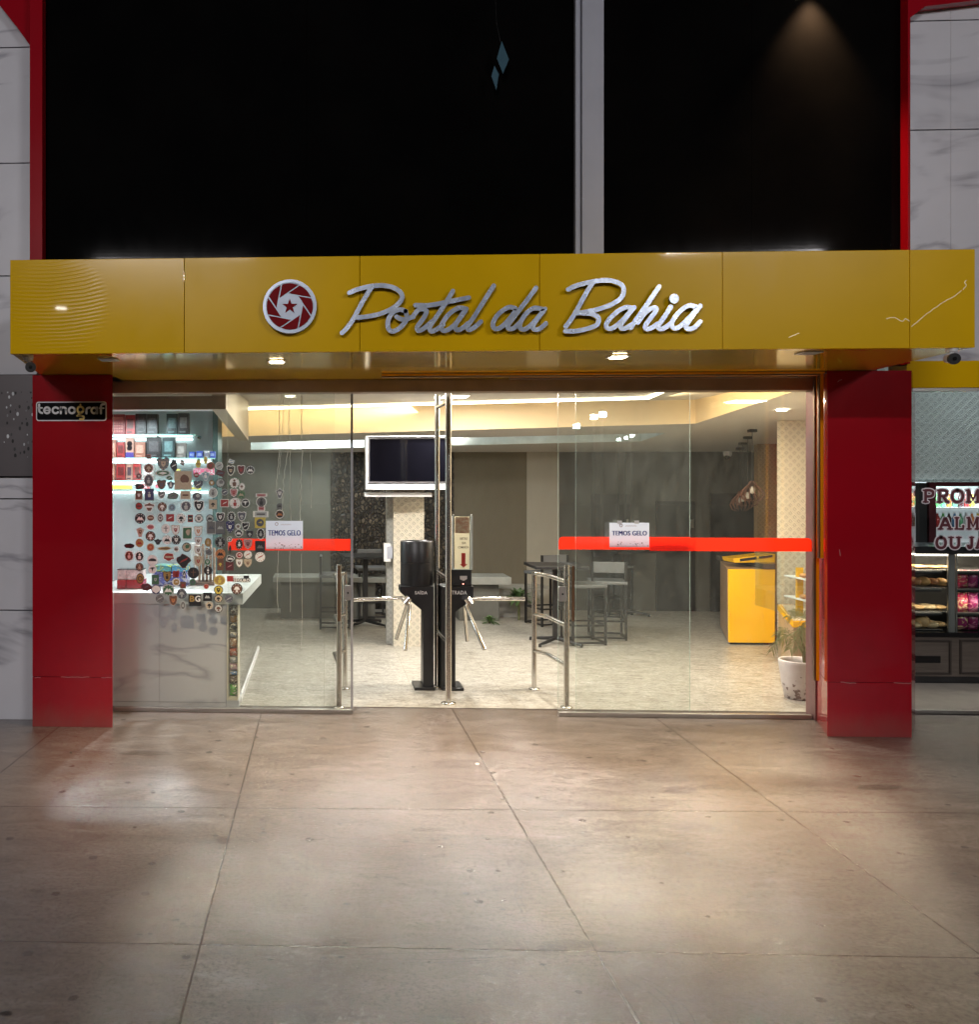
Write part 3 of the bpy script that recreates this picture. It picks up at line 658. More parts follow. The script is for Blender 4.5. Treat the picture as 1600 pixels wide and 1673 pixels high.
# -------- flank walls
YM = 7.2
wl = thing('marble_wall', 'grey veined marble wall beside the lettered red pillar', 'wall', (-2.6, YM, 0))
xR = X(60, YM)
zz_ = lambda v: Z(25, v, YM)
for v0, v1 in ((1173, 998), (996, 816), (814, 780)): MB().box(-5, xR, YM, YM + .1, zz_(v0) if v0 < 1170 else 0, zz_(v1)).build('stone_slab', MARB, wl, bevel=.001)
for v0, v1 in ((612, 452), (450, 268), (266, 79), (77, -120), (-122, -500)): MB().box(-5, xR, YM, YM + .1, zz_(v0), zz_(v1)).build('stone_slab', MARB, wl, bevel=.001)
MB().box(-5, xR, YM + .1, YM + .12, 0, zz_(-500)).build('backing', mat('joint_dark', (.06, .06, .07), .8), wl)
MB().box(-5, xR - .005, YM - .05, YM - .003, zz_(778), zz_(614)).build('perforated_panel', PERF, wl)
wr = thing('marble_wall', 'grey marble wall above the snack bar opening', 'wall', (6, YM, zz_(588)))
xs = [X(1478, YM), X(1554, YM), 9]
for i in range(2):
    for v0, v1 in ((592, 214), (212, 36), (34, -300)):
        MB().box(xs[i] + .001, xs[i + 1] - .001, YM, YM + .1, Z(1500, v0, YM), Z(1500, v1, YM)).build('stone_slab', MARB, wr, bevel=.001)
MB().box(xs[0], 9, YM + .101, YM + .12, Z(1500, 592, YM), Z(1500, -300, YM)).build('backing', MC['joint_dark'], wr)
yb = thing('yellow_lintel', 'yellow band over the snack bar opening beside the plain red pillar', 'lintel', (6, YM, Z(1500, 635, YM)))
MB().box(X(1478, YM), 9, YM - .03, YM + .2, Z(1545, 634, YM), Z(1545, 590, YM) - .002).build('band', YEL, yb)
MB().box(X(1478, YM), 9, YM - .02, YM + .1, Z(1545, 639, YM), Z(1545, 634, YM) - .002).build('track', ALU, yb)

# -------- upper facade
YU = 7.08; ZT = 8.2
uf = thing('black_cladding_wall', 'tall glossy black cladding above the yellow canopy', 'wall', (1, YU, 2.75))
cuts = [(69, 501), (501, 938), (983, 1229), (1229, 1483)]
for u0, u1 in cuts:
    MB().box(X(u0, YU) + .001, X(u1, YU) - .001, YU, YU + .03, 2.76, ZT).build('black_panel', BLACKC, uf)
MB().box(X(69, YU), X(1483, YU), YU + .031, YU + .05, 2.76, ZT).build('backing', mat('seam_grey', (.05, .045, .05), .7), uf)
mu = thing('facade_mullion', 'pale grey vertical metal post dividing the black cladding', 'post', (X(960, YU), YU - .05, 2.76))
MB().box(X(947.5, YU), X(982.5, YU), YU - .07, YU - .002, 2.76, ZT).build('face_plate', WHITEG, mu, bevel=.003)
MB().box(X(938.5, YU), X(946.5, YU), YU - .04, YU - .002, 2.76, ZT).build('side_channel', WHITEG, mu, bevel=.002)
for (u0, u1, poly, lab) in ((48.5, 69, [(48.5, 74), (30, 48), (0, 10), (-60, -70), (-60, -320), (48.5, -320)], 'red edge frame of the black cladding above the lettered pillar'), (1484, 1488, [(1487, 30), (1512, 11), (1700, -12), (1700, -320), (1487, -320)], 'thin red edge frame of the black cladding beside the spotlight')):
    t = thing('red_edge_frame', lab, 'frame', (X((u0 + u1) / 2, 6.98), 6.98, 2.76))
    MB().box(X(u0, 6.98), X(u1, 6.98), 6.98, 7.07, 2.76, ZT).build('upright', REDP, t, bevel=.002)
    MB().prismY([tuple(aY(u, v, 7.1).xz) for u, v in poly], 7.1, 7.19).build('corner_brace', REDP, t)
lg = thing('wall_spotlight', 'small spotlight washing warm light down the black cladding', 'light', (X(1342, 6.92), 6.92, Z(1342, -42, 6.92)))
p = ORG[lg.name]
MB().tube([(p.x, 6.92, p.z + .14), (p.x, 6.92, p.z)], .045, 20).build('housing', BLK, lg)
MB().lathe([(.036, -.004), (.036, -.001)], (p.x, 6.92, p.z), 20).build('lens', LEDS, lg)
MB().tube([(p.x, 6.92, p.z + .1), (p.x, 7.08, p.z + .1)], .012, 8).build('bracket', BLK, lg)
spot('wall_spot_lamp', (p.x, 6.965, p.z - .01), (p.x + .0, 7.03, p.z - .6), 190, (1, .6, .32), 76, 1.0, .03)
# blue kite-like reflection in the cladding, modelled as hanging shapes
og = thing('blue_reflection_shapes', 'pair of small blue diamond shapes modelled for a reflection in the black cladding', 'reflection', (X(815, 6.95), 6.95, Z(812, 148, 6.95)))  # stands in for a blue reflection on the cladding
BLU = mat('blue_reflection_tone', (.012, .07, .11), .4, .1)
for pts in ([(820, 68), (831.5, 98), (822, 121), (812, 96)], [(808, 108), (815, 122), (811, 148), (803, 125)]):
    MB().prismY([tuple(aY(u, v, 6.95).xz) for u, v in pts], 6.947, 6.953).build('diamond', BLU, og)
MB().tube([aY(818, 70, 6.95), aY(812, 40, 6.95), aY(810, 10, 6.95), aY(808, -60, 6.95)], .0012, 6).build('string', BLK, og)

# -------- cctv cameras under the canopy
def bullet(u, v, lab, sx):
    p = aZ(u, v - 12, SZ - .0); c = Vector((p.x, p.y, SZ - .075))
    t = thing('security_camera', lab, 'camera', (p.x, p.y, SZ - .11), 'security cameras under the canopy')
    MB().lathe([(.03, SZ - .022 - c.z), (.034, SZ - .001 - c.z)], (p.x + sx * .04, p.y + .05, c.z), 20).build('mount', WHITE, t)
    MB().tube([(p.x + sx * .04, p.y + .05, SZ - .02), (p.x + sx * .02, p.y + .04, SZ - .06)], .012, 10).build('arm', WHITE, t)
    MB().tube([(c.x + sx * .03, c.y + .07, c.z + .012), (c.x, c.y - .02, c.z)], .027, 20).build('housing', WHITE, t)
    lens = MB().tube([(c.x, c.y - .021, c.z), (c.x - sx * .004, c.y - .04, c.z - .002)], .034, 24).build('hood', BLK, t)
    MB().tube([(c.x - sx * .004, c.y - .0405, c.z - .002), (c.x - sx * .004, c.y - .044, c.z - .002)], .012, 16).build('lens', BLKG, lens)
bullet(52, 594, 'white bullet camera with black hood above the lettered red pillar', -1)
bullet(1554, 579, 'bullet camera with black hood under the scratched canopy end', 1)

# ================================================================== DOOR WALL
xL, xRr = X(184, YG), X(1334, YG)
HZ = 2.615
hd = thing('door_header', 'bronze header rail across the top of the glass doors', 'header', ((xL + xRr) / 2, YG, HZ))
MB().box(xL - .3, xRr + .02, YG - .05, YG + .11, HZ + .0, SZ - .001).build('rail', mat('bronze_rail', (.34, .25, .18), .4, .3), hd, bevel=.003)
tr = thing('door_trim', 'orange metal moulding turning down the side of the plain red pillar', 'moulding', (xRr, YG - .2, Z(1340, 1110, 7.3)))
for i, (us, vv, ud) in enumerate(((623, 616, 1341.5), (833, 621, 1334.5))):
    Yt = 7.06 + .16 * i
    x0, x1, zt = X(us, Yt), X(ud, Yt), SZ - .004
    zb = Z(ud, 1112 if i else 912, Yt)
    MB().box(x0, x1, Yt, Yt + .03, zt - .022, zt).build('top_bar', BRONZE, tr, bevel=.002)
    MB().box(x0, x1 + .012, Yt - .035, Yt - .012, zt - .014, zt).build('top_bar', ORANGE, tr, bevel=.002)
    MB().box(x1, x1 + .022, Yt, Yt + .03, zb, zt).build('side_bar', ORANGE, tr, bevel=.003)
    MB().box(x1 - .014, x1 - .001, Yt + .004, Yt + .026, zb, zt - .023).build('side_bar', BRONZE, tr, bevel=.001)
MB().box(xRr - .03, xRr + .0, YG - .045, YG + .1, 0, HZ - .001).build('jamb', mat('mauve_jamb', (.2, .1, .1), .3, .4), tr)
# panes
def pane(name, u0, u1, Y, lab, edge=True, rail=True, z0=.035):
    x0, x1 = X(u0, Y), X(u1, Y)
    t = thing(name, lab, 'glass door', ((x0 + x1) / 2, Y, 0), 'frameless glass door panels')
    mb = MB(); mb.box(x0, x1, Y, Y + .01, z0, HZ - .004); mb.m[4] = mb.m[5] = 1
    mb.build('glass_pane', [GLASSF, GEDGE], t)
    return t, x0, x1
p1, a0, a1 = pane('glass_partition', 185, 547, YG, 'fixed glass panel covered with round stickers')
MB().box(a0, X(576, YG), YG - .012, YG + .028, .002, .034).build('bottom_rail', ALU, p1, bevel=.002)
p2, b0, b1 = pane('sliding_glass_door', 372, 573, YG + .05, 'sliding glass door behind the stickers with grey edge strip')
MB().box(b1 + .0005, b1 + .02, YG + .04, YG + .075, .01, HZ - .004).build('edge_strip', mat('grey_edge_strip', (.3, .31, .34), .4, .3), p2, bevel=.003)
p3, c0, c1 = pane('sliding_glass_door', 912, 1128, YG + .05, 'sliding glass door carrying the paper sign over its red tape')
p4, d0, d1 = pane('glass_partition', 941, 1331, YG, 'fixed glass panel in front of the potted plant')
MB().box(X(913, YG), d1 - .02, YG - .012, YG + .028, .002, .034).build('bottom_rail', ALU, p4, bevel=.002)
def tape(par, u0, u1, v0, v1, Y, rl, rr_):
    a, b = aY(u0, v1, Y), aY(u1, v0, Y); r = .03
    pts = []
    pts += [(b.x - r, b.z), (b.x - r * .3, b.z - r * .3), (b.x, b.z - r)] if rr_ else [(b.x, b.z)]
    pts += [(b.x, a.z), (a.x, a.z)]
    pts += [(a.x, b.z - r), (a.x + r * .3, b.z - r * .3), (a.x + r, b.z)] if rl else [(a.x, b.z)]
    MB().face([(q[0], Y - .0008, q[1]) for q in pts]).build('red_stripe', REDT, par)
tape(p2, 373, 573, 880.5, 899, YG + .05, True, False)
tape(p3, 913, 1128, 877.5, 897.5, YG + .05, True, False)
tape(p4, 1062, 1327, 879, 900, YG, False, True)
# locks
for par, u0, u1, flip in ((p2, 563, 574, 0), (p3, 912, 925, 1)):
    Yk = YG + .05; x0, x1 = X(u0, Yk), X(u1, Yk)
    lk = MB().prismY(rrect(x0, x1, Z(570, 980, Yk), Z(570, 956, Yk), .012), Yk - .02, Yk - .001).build('lock', ALU, par)
    MB().tube([((x0 + x1) / 2, Yk - .0205, Z(570, 968, Yk)), ((x0 + x1) / 2, Yk - .026, Z(570, 968, Yk))], .008, 14).build('cylinder', BLK, lk)
# dried paint runs on the sticker pane
rnd = random.Random(3)
DR = mat('dried_white_runs', (.55, .56, .5), .6)
for pl_, wd in (([(457, 645), (456.5, 700), (456, 745), (453, 775), (451, 800)], .7), ([(461, 640), (463, 670), (460, 720), (457, 760), (456, 775)], .4), ([(472, 655), (472, 700), (470, 735), (465, 770), (463, 800), (461, 845)], .7), ([(474, 700), (474, 740), (474, 790), (475, 850)], .5), ([(493, 646), (493, 700), (494, 740), (492, 780), (491, 820), (490, 850)], .8), ([(507, 700), (507, 740), (509, 780), (508, 830)], .35), ([(455, 900), (453, 960), (454, 1000)], .35), ([(474, 900), (475, 1000)], .3), ([(492, 905), (493, 1010), (492, 1060)], .3)):
    cp = catmull([(a_ + rnd.uniform(-.5, .5), b_, 0) for a_, b_ in pl_], 6)
    pts = [Vector(aY(p.x + .5 * math.sin(p.y * .35) + rnd.uniform(-.25, .25), p.y, YG).xz) for p in cp]
    dr = MB(); stroke(dr, pts, wd * .62 * px(470, YG), YG - .001, YG - .0004); dr.build('paint_run', DR, p1)
# paper signs
def paper(u0, u1, v0, v1, Y, lab):
    x0, x1 = X(u0, Y), X(u1, Y); z0, z1 = Z(u0, v1, Y), Z(u0, v0, Y)
    t = thing('paper_sign', lab, 'sign', ((x0 + x1) / 2, Y, z0), 'white paper signs taped to the glass')
    wth = v1 - v0
    MB().face([(x0, Y - .0018, z0), (x1, Y - .0018, z0), (x1, Y - .0018, z1), (x0, Y - .0018, z1)]).build('sheet', m_sheet('white_paper', (.66, .7, .84), .35), t)
    mb = MB(); NAVY = mat('navy_ink', (.03, .05, .28), .5)
    U = u1 - u0
    [fit_text(mb, 'TEMOS GELO', u0 + U * .065 + s_, u0 + U * .935 + s_, v0 + wth * .33, v0 + wth * .52, Y, 0, .0002, -.0028 - .0005 * k_) for k_, s_ in enumerate((-.45, 0, .45))]
    mb.build('lettering', NAVY, t)
    mb = MB(); GI = mat('grey_ink', (.35, .25, .3), .5)
    cxp = (u0 + U * .29, v0 + wth * .1); pts = [Vector(aY(cxp[0] + 2.3 * math.cos(i * math.pi / 8), cxp[1] + .5 + 2.3 * math.sin(i * math.pi / 8), Y).xz) for i in range(17)]
    stroke(mb, pts, .0028, Y - .0026, Y - .0022)
    pts = [Vector(aY(u0 + U * (.4 + .28 * i / 24), v0 + wth * .13 + 1.2 * math.sin(i * 1.7), Y).xz) for i in range(25)]
    stroke(mb, pts, .0012, Y - .0026, Y - .0022)
    mb.build('letterhead', GI, t)
    rn = random.Random(int(u0)); INK = mat('dark_print', (.12, .1, .14), .5)
    for i in range(26):
        cu, cv = u0 + U * rn.uniform(.2, .97), v0 + wth * (1 - abs(rn.gauss(0, .12)) - .02)
        if cv < v0 + wth * .72: continue
        r = rn.uniform(.3, 1.3); n = 6
        MB().face([(lambda q: (q.x, Y - .0025, q.z))(aY(cu + r * rn.uniform(.5, 1.3) * math.cos(-2 * math.pi * j / n), cv + r * rn.uniform(.5, 1.2) * math.sin(-2 * math.pi * j / n), Y)) for j in range(n)]).build('ink_splash', INK, t)
    return t
paper(434.5, 495, 851, 897, YG - .001, 'white paper sign reading TEMOS GELO beside the sticker collection')
t = paper(996, 1061, 854, 894, YG - .001, 'white paper sign reading TEMOS GELO hung by two clips over red tape')
for u in (1012, 1040): MB().box(X(u - 3.5, YG), X(u + 4, YG), YG - .006, YG - .0042, Z(u, 856, YG), Z(u, 850.5, YG)).build('clip', WHITE, t)
# ================================================================== STICKERS (each one a thing on the sticker pane)
PAL = {'k': ('black', (.012, .012, .014)), 'w': ('white', (.62, .64, .62)), 'g': ('grey', (.16, .17, .17)), 'l': ('pale grey', (.34, .37, .36)), 'r': ('red', (.36, .03, .025)), 'm': ('maroon', (.1, .015, .02)),
       'b': ('brown', (.16, .075, .045)), 'o': ('orange', (.55, .22, .08)), 'y': ('yellow', (.68, .56, .1)), 'c': ('cream', (.55, .47, .34)), 'n': ('navy', (.03, .035, .14)), 'e': ('green', (.05, .17, .08)),
       'p': ('pink', (.52, .26, .27)), 'u': ('pale blue', (.28, .42, .52)), 's': ('slate', (.09, .1, .13)), 'd': ('gold', (.4, .26, .07))}
def sm(k): return mat('print_' + PAL[k][0].replace(' ', '_'), tuple(min(.85, c * (1.3 if k in 'wl' else .9) + .006) for c in PAL[k][1]), .4, var=.12, vs=60)
# u, v, w, h, shape, border, base, ink, motif, words
ST = '''243,746,7,7,sq,p,b,g,bar,small plain patch
243,765,14,14,rd,p,b,c,hat,hat drawing
267,758,19,19,sh,s,g,c,crest,skull crest
284,761,12,20,bl,s,k,w,slash,skateboard shape
298,756,7,10,dm,b,m,w,bar,tilted tag
324,758,8,12,ov,y,y,d,bar,plain print
266,773,24,9,ov,l,e,w,fish,long fish
277,781,12,8,bl,l,e,w,slash,splash
227,778,9,9,rd,p,m,w,crest,small crest
243,785,15,20,ov,w,s,l,man,bearded figure
299,785,26,28,rc,c,c,b,map,large blank paper
321,776,8,8,rd,m,r,w,bar,small seal
228,795,16,11,bl,m,k,r,slash,bat shape
264,792,14,15,sh,k,b,s,crest,dark shield
279,792,14,12,wg,u,s,w,man,blue eagle
324,792,14,13,sh,s,s,w,slash,arched lettering
227,809,11,14,rc,c,b,w,crest,skull
244,808,14,18,rc,s,n,l,man,tall crest
264,809,12,12,sh,w,g,w,slash,pale shield
282,810,18,12,bl,e,g,e,slash,leafy splash
303,809,16,13,rc,w,c,b,bar,horizon print
322,811,14,12,rd,g,s,l,map,two faces
227,827,11,11,rd,e,r,m,bar,small red heart
244,828,18,14,wg,w,b,w,bar,winged badge
265,828,14,14,rd,b,b,w,hat,helmet drawing
281,829,11,11,rd,u,u,g,ring,faint ring
304,827,18,18,st,w,s,l,man,toothed gear
325,827,16,18,sh,w,k,w,crest,hooded skull
229,847,16,16,rd,k,k,w,hill,white mountain
246,846,12,10,ov,w,b,c,bar,brown landscape
262,846,10,14,ov,w,g,w,ring,grey ring
278,846,12,11,rc,r,r,w,slash,red horse
296,847,15,15,rd,w,w,k,hat,face in a ring
311,847,8,11,rc,r,k,c,bar,striped patch
325,847,13,13,rd,k,w,k,crest,fox mask
336,752,6,11,ov,y,y,d,bar,narrow tag
344,761,12,12,rd,o,b,r,crest,brick seal
358,761,12,12,rd,w,l,g,slash,pale seal
378,754,10,8,dm,w,u,w,bar,tilted scrap
377,769,12,16,sh,w,k,c,crest,banded crest
394,768,12,15,sh,w,m,r,crest,maroon crest
409,768,13,13,rd,l,k,w,hill,bird head
360,773,15,12,dm,m,m,s,bar,pointed label
336,777,14,15,wg,w,u,w,man,pale eagle
360,789,14,14,rd,k,l,g,map,pale landscape
383,789,18,18,rd,e,w,b,man,green ring
346,789,9,9,rd,b,d,w,crest,tiny badge
395,795,9,11,ov,w,w,b,hat,tiny dog
348,805,14,15,rd,w,l,g,man,pale star
367,804,10,10,rd,l,s,w,slash,small dark eye
382,805,12,13,sh,w,p,r,crest,pink shield
394,808,12,12,rd,e,e,c,hill,green hill
348,824,12,14,rc,c,c,k,hat,cream patch
367,822,13,12,rc,w,r,w,slash,red flag
384,822,16,16,rd,w,w,r,man,red rider
401,822,13,13,rd,w,k,w,bird,swallow
427,820,16,16,rd,w,g,k,man,pin drawing
427,809,17,5,rc,w,p,r,bar,small caption strip
427,831,11,7,rc,w,p,r,bar,pink caption strip
426,840,23,9,rc,w,l,k,bar,pale car shape
360,845,13,15,sh,w,k,w,crest,raccoon face
343,847,12,12,rd,k,l,k,hill,forest scene
378,844,13,16,st,w,k,l,man,rayed figure
395,844,13,15,sh,w,s,l,hat,dark crest
425,854,16,16,rc,y,y,s,dot,dark disc
345,862,14,20,rc,l,g,s,hill,waterfall photo
360,862,14,20,rc,s,g,l,hill,canyon photo
376,861,13,18,sh,n,n,w,crest,navy badge
389,860,8,8,rd,w,l,b,hat,tiny portrait
401,860,12,13,sh,w,k,w,slash,wing shield
229,869,13,15,wg,p,c,b,crest,goat head
246,861,13,9,ov,w,p,r,bar,pink sign
246,876,15,15,rd,k,b,w,hat,capped man
228,887,12,13,rd,o,d,r,hill,orange sunset
211,892,17,8,bl,k,k,m,bar,black scrawl
246,894,12,12,rd,c,o,r,ring,orange ball
258,885,13,9,wg,k,k,s,slash,dark bird
271,864,14,14,rd,w,w,k,cross,compass cross
287,866,13,16,sh,c,w,r,crest,red striped crest
306,871,15,19,rc,w,e,c,map,path photo
324,868,13,16,sh,c,w,o,crest,orange striped crest
273,882,14,14,rd,w,w,k,hill,tent in a ring
288,882,14,14,rd,k,k,w,crest,white wreath
324,884,11,12,sh,p,w,b,crest,rosy crest
270,896,24,6,bl,c,d,b,bar,golden script
288,897,9,9,rd,w,l,b,hill,tiny hill
305,894,14,14,rd,k,c,e,map,green map
324,899,12,13,sh,c,w,b,crest,sandy crest
211,908,15,17,st,w,b,w,man,brown rayed figure
228,909,15,17,st,w,k,w,man,white rayed figure
249,915,16,16,rd,w,w,k,car,car drawing
276,910,20,14,bl,w,r,c,bar,hamburger print
300,916,22,22,bl,m,k,r,slash,dark red splash
324,917,13,17,sh,c,c,r,crest,wide sandy crest
228,926,12,12,rd,k,b,c,man,brown idol
249,930,13,13,rd,w,w,k,bird,kite bird
229,945,12,16,ov,k,d,k,ring,gold rimmed badge
239,959,17,13,bl,m,m,s,slash,maroon motorcycle
254,947,11,15,rc,s,e,l,crest,green shield
273,942,13,17,sh,k,d,k,man,gold crest
288,938,10,11,sh,r,k,r,num,number
301,939,7,14,ps,w,k,w,man,standing figure
316,936,17,17,rd,k,k,b,cross,brown cross
315,951,10,10,rd,g,e,s,hat,small green frog
288,951,12,12,rd,w,w,d,dot,white ringed owl
299,956,9,10,rc,b,b,r,hat,small brown fish
255,963,15,14,rd,n,w,n,fan,white fan
275,964,18,18,rd,l,e,w,hill,city skyline
297,970,15,15,rd,s,s,l,hat,two bulls
261,978,12,12,rd,s,g,l,slash,grey wave
283,981,14,17,sh,l,b,o,crest,brown medal
299,989,8,14,ov,l,g,l,man,faded face
340,886,10,13,ov,b,d,c,man,golden saint
360,886,17,17,rd,g,k,l,man,large winged idol
341,902,13,12,bl,l,g,s,slash,grey splat
360,905,15,15,rd,o,o,k,hill,orange sunset tree
339,918,10,10,rd,l,e,l,crest,faded green seal
375,881,8,8,rd,w,k,w,hat,tiny eye
390,871,12,12,rd,w,k,w,hill,skier
408,873,11,12,sh,s,k,l,hat,dark jersey
426,872,13,19,st,w,k,l,man,tall rayed figure
391,889,12,17,st,k,k,w,man,black rayed figure
405,889,13,15,sh,l,p,m,crest,pale monkey
425,893,15,17,rc,k,k,g,hill,tree on a square
376,898,5,12,ps,k,k,m,man,thin standing figure
391,907,11,10,rd,r,w,r,dot,masked face
405,906,12,12,rd,w,w,r,slash,striped flag
376,913,14,11,bl,w,k,w,car,black car
425,910,15,15,rd,w,w,r,slash,red petals
391,920,11,13,sh,c,w,m,crest,maroon lettered crest
405,920,12,13,sh,c,c,b,crest,beige crest
360,922,10,18,rc,b,b,y,hat,mushroom label
375,925,12,13,rc,m,m,p,slash,maroon square
340,932,13,13,rd,k,k,w,dots,three white dots
359,948,17,15,ov,y,d,y,man,bright oval
357,964,14,14,rd,k,y,k,crest,yellow eagle
387,962,17,17,rd,k,b,w,hat,big brown motorcycle
339,975,13,13,rc,k,k,l,hill,black postcard
337,958,8,8,rd,p,o,r,dot,tiny orange seal
357,978,13,12,ov,k,c,k,hat,dark rimmed beach
374,978,12,12,rd,s,s,l,slash,dark moon
342,989,12,12,ov,l,c,k,hat,pale rimmed beach
357,994,13,13,ov,k,l,b,hat,lowest beach
457,806,13,16,wg,w,s,w,crest,winged badge on the paint runs
457,827,9,9,rd,s,g,k,hill,small dark seal
457,840,13,13,rd,w,k,o,hill,sunset hill'''
SHN = {'rd': 'round', 'sh': 'shield-shaped', 'sq': 'square', 'rc': 'rectangular', 'ov': 'oval', 'st': 'toothed', 'wg': 'winged', 'dm': 'slanted', 'bl': 'ragged', 'ps': 'cut-out'}
ORD = ['first', 'second', 'third', 'fourth', 'fifth', 'sixth', 'seventh', 'eighth', 'ninth', 'tenth', 'eleventh', 'twelfth', 'thirteenth', 'fourteenth', 'fifteenth', 'sixteenth', 'seventeenth', 'eighteenth']
rows = [l.split(',') for l in ST.split('\n')]
rowsn = [(float(r[0]), float(r[1]), float(r[2]), float(r[3]), *r[4:]) for r in rows]
bands = {}
for i, r in enumerate(rowsn): bands.setdefault(int((r[1] - 742) // 18.2), []).append(i)
place = {}
for bi, (k, ids) in enumerate(sorted(bands.items())):
    for j, i in enumerate(sorted(ids, key=lambda q: rowsn[q][0])): place[i] = (bi, j)
def outline(sh, w_, h_, rn, s=1.0):
    a, b = w_ / 2 * s, h_ / 2 * s; n = 20
    if sh in ('rd', 'ov'): return [(a * math.cos(2 * math.pi * i / n), b * math.sin(2 * math.pi * i / n)) for i in range(n)]
    if sh == 'sq' or sh == 'rc': return [(-a, -b), (a, -b), (a, b), (-a, b)]
    if sh == 'dm': return [(-a, -b * .3), (a * .5, -b), (a, b * .3), (-a * .5, b)]
    if sh == 'sh': return [(-a, b * .85), (-a * .5, b), (0, b * .85), (a * .5, b), (a, b * .85), (a * .92, 0), (a * .6, -b * .62), (0, -b), (-a * .6, -b * .62), (-a * .92, 0)]
    if sh == 'wg': return [(-a, b * .5), (-a * .35, b * .7), (0, b), (a * .35, b * .7), (a, b * .5), (a * .6, -b * .2), (a * .3, -b), (-a * .3, -b), (-a * .6, -b * .2)]
    if sh == 'st': return [((1 if i % 2 == 0 else .8) * a * math.cos(math.pi * i / 14), (1 if i % 2 == 0 else .82) * b * math.sin(math.pi * i / 14)) for i in range(28)]
    if sh == 'ps': return [(-a * .5, -b), (-a * .1, -b * .95), (0, -b * .3), (a * .1, -b * .95), (a * .5, -b), (a * .6, 0), (a, b * .1), (a * .6, b * .5), (a * .4, b), (-a * .4, b), (-a * .6, b * .5), (-a, b * .1), (-a * .6, 0)]
    q = random.Random(sum(map(ord, sh)) + int(w_ * 31 + h_ * 7) + rn); ph_ = [q.uniform(.72, 1.08) for _ in range(14)]
    return [(ph_[i] * a * math.cos(2 * math.pi * i / 14), ph_[i] * b * math.sin(2 * math.pi * i / 14)) for i in range(14)]
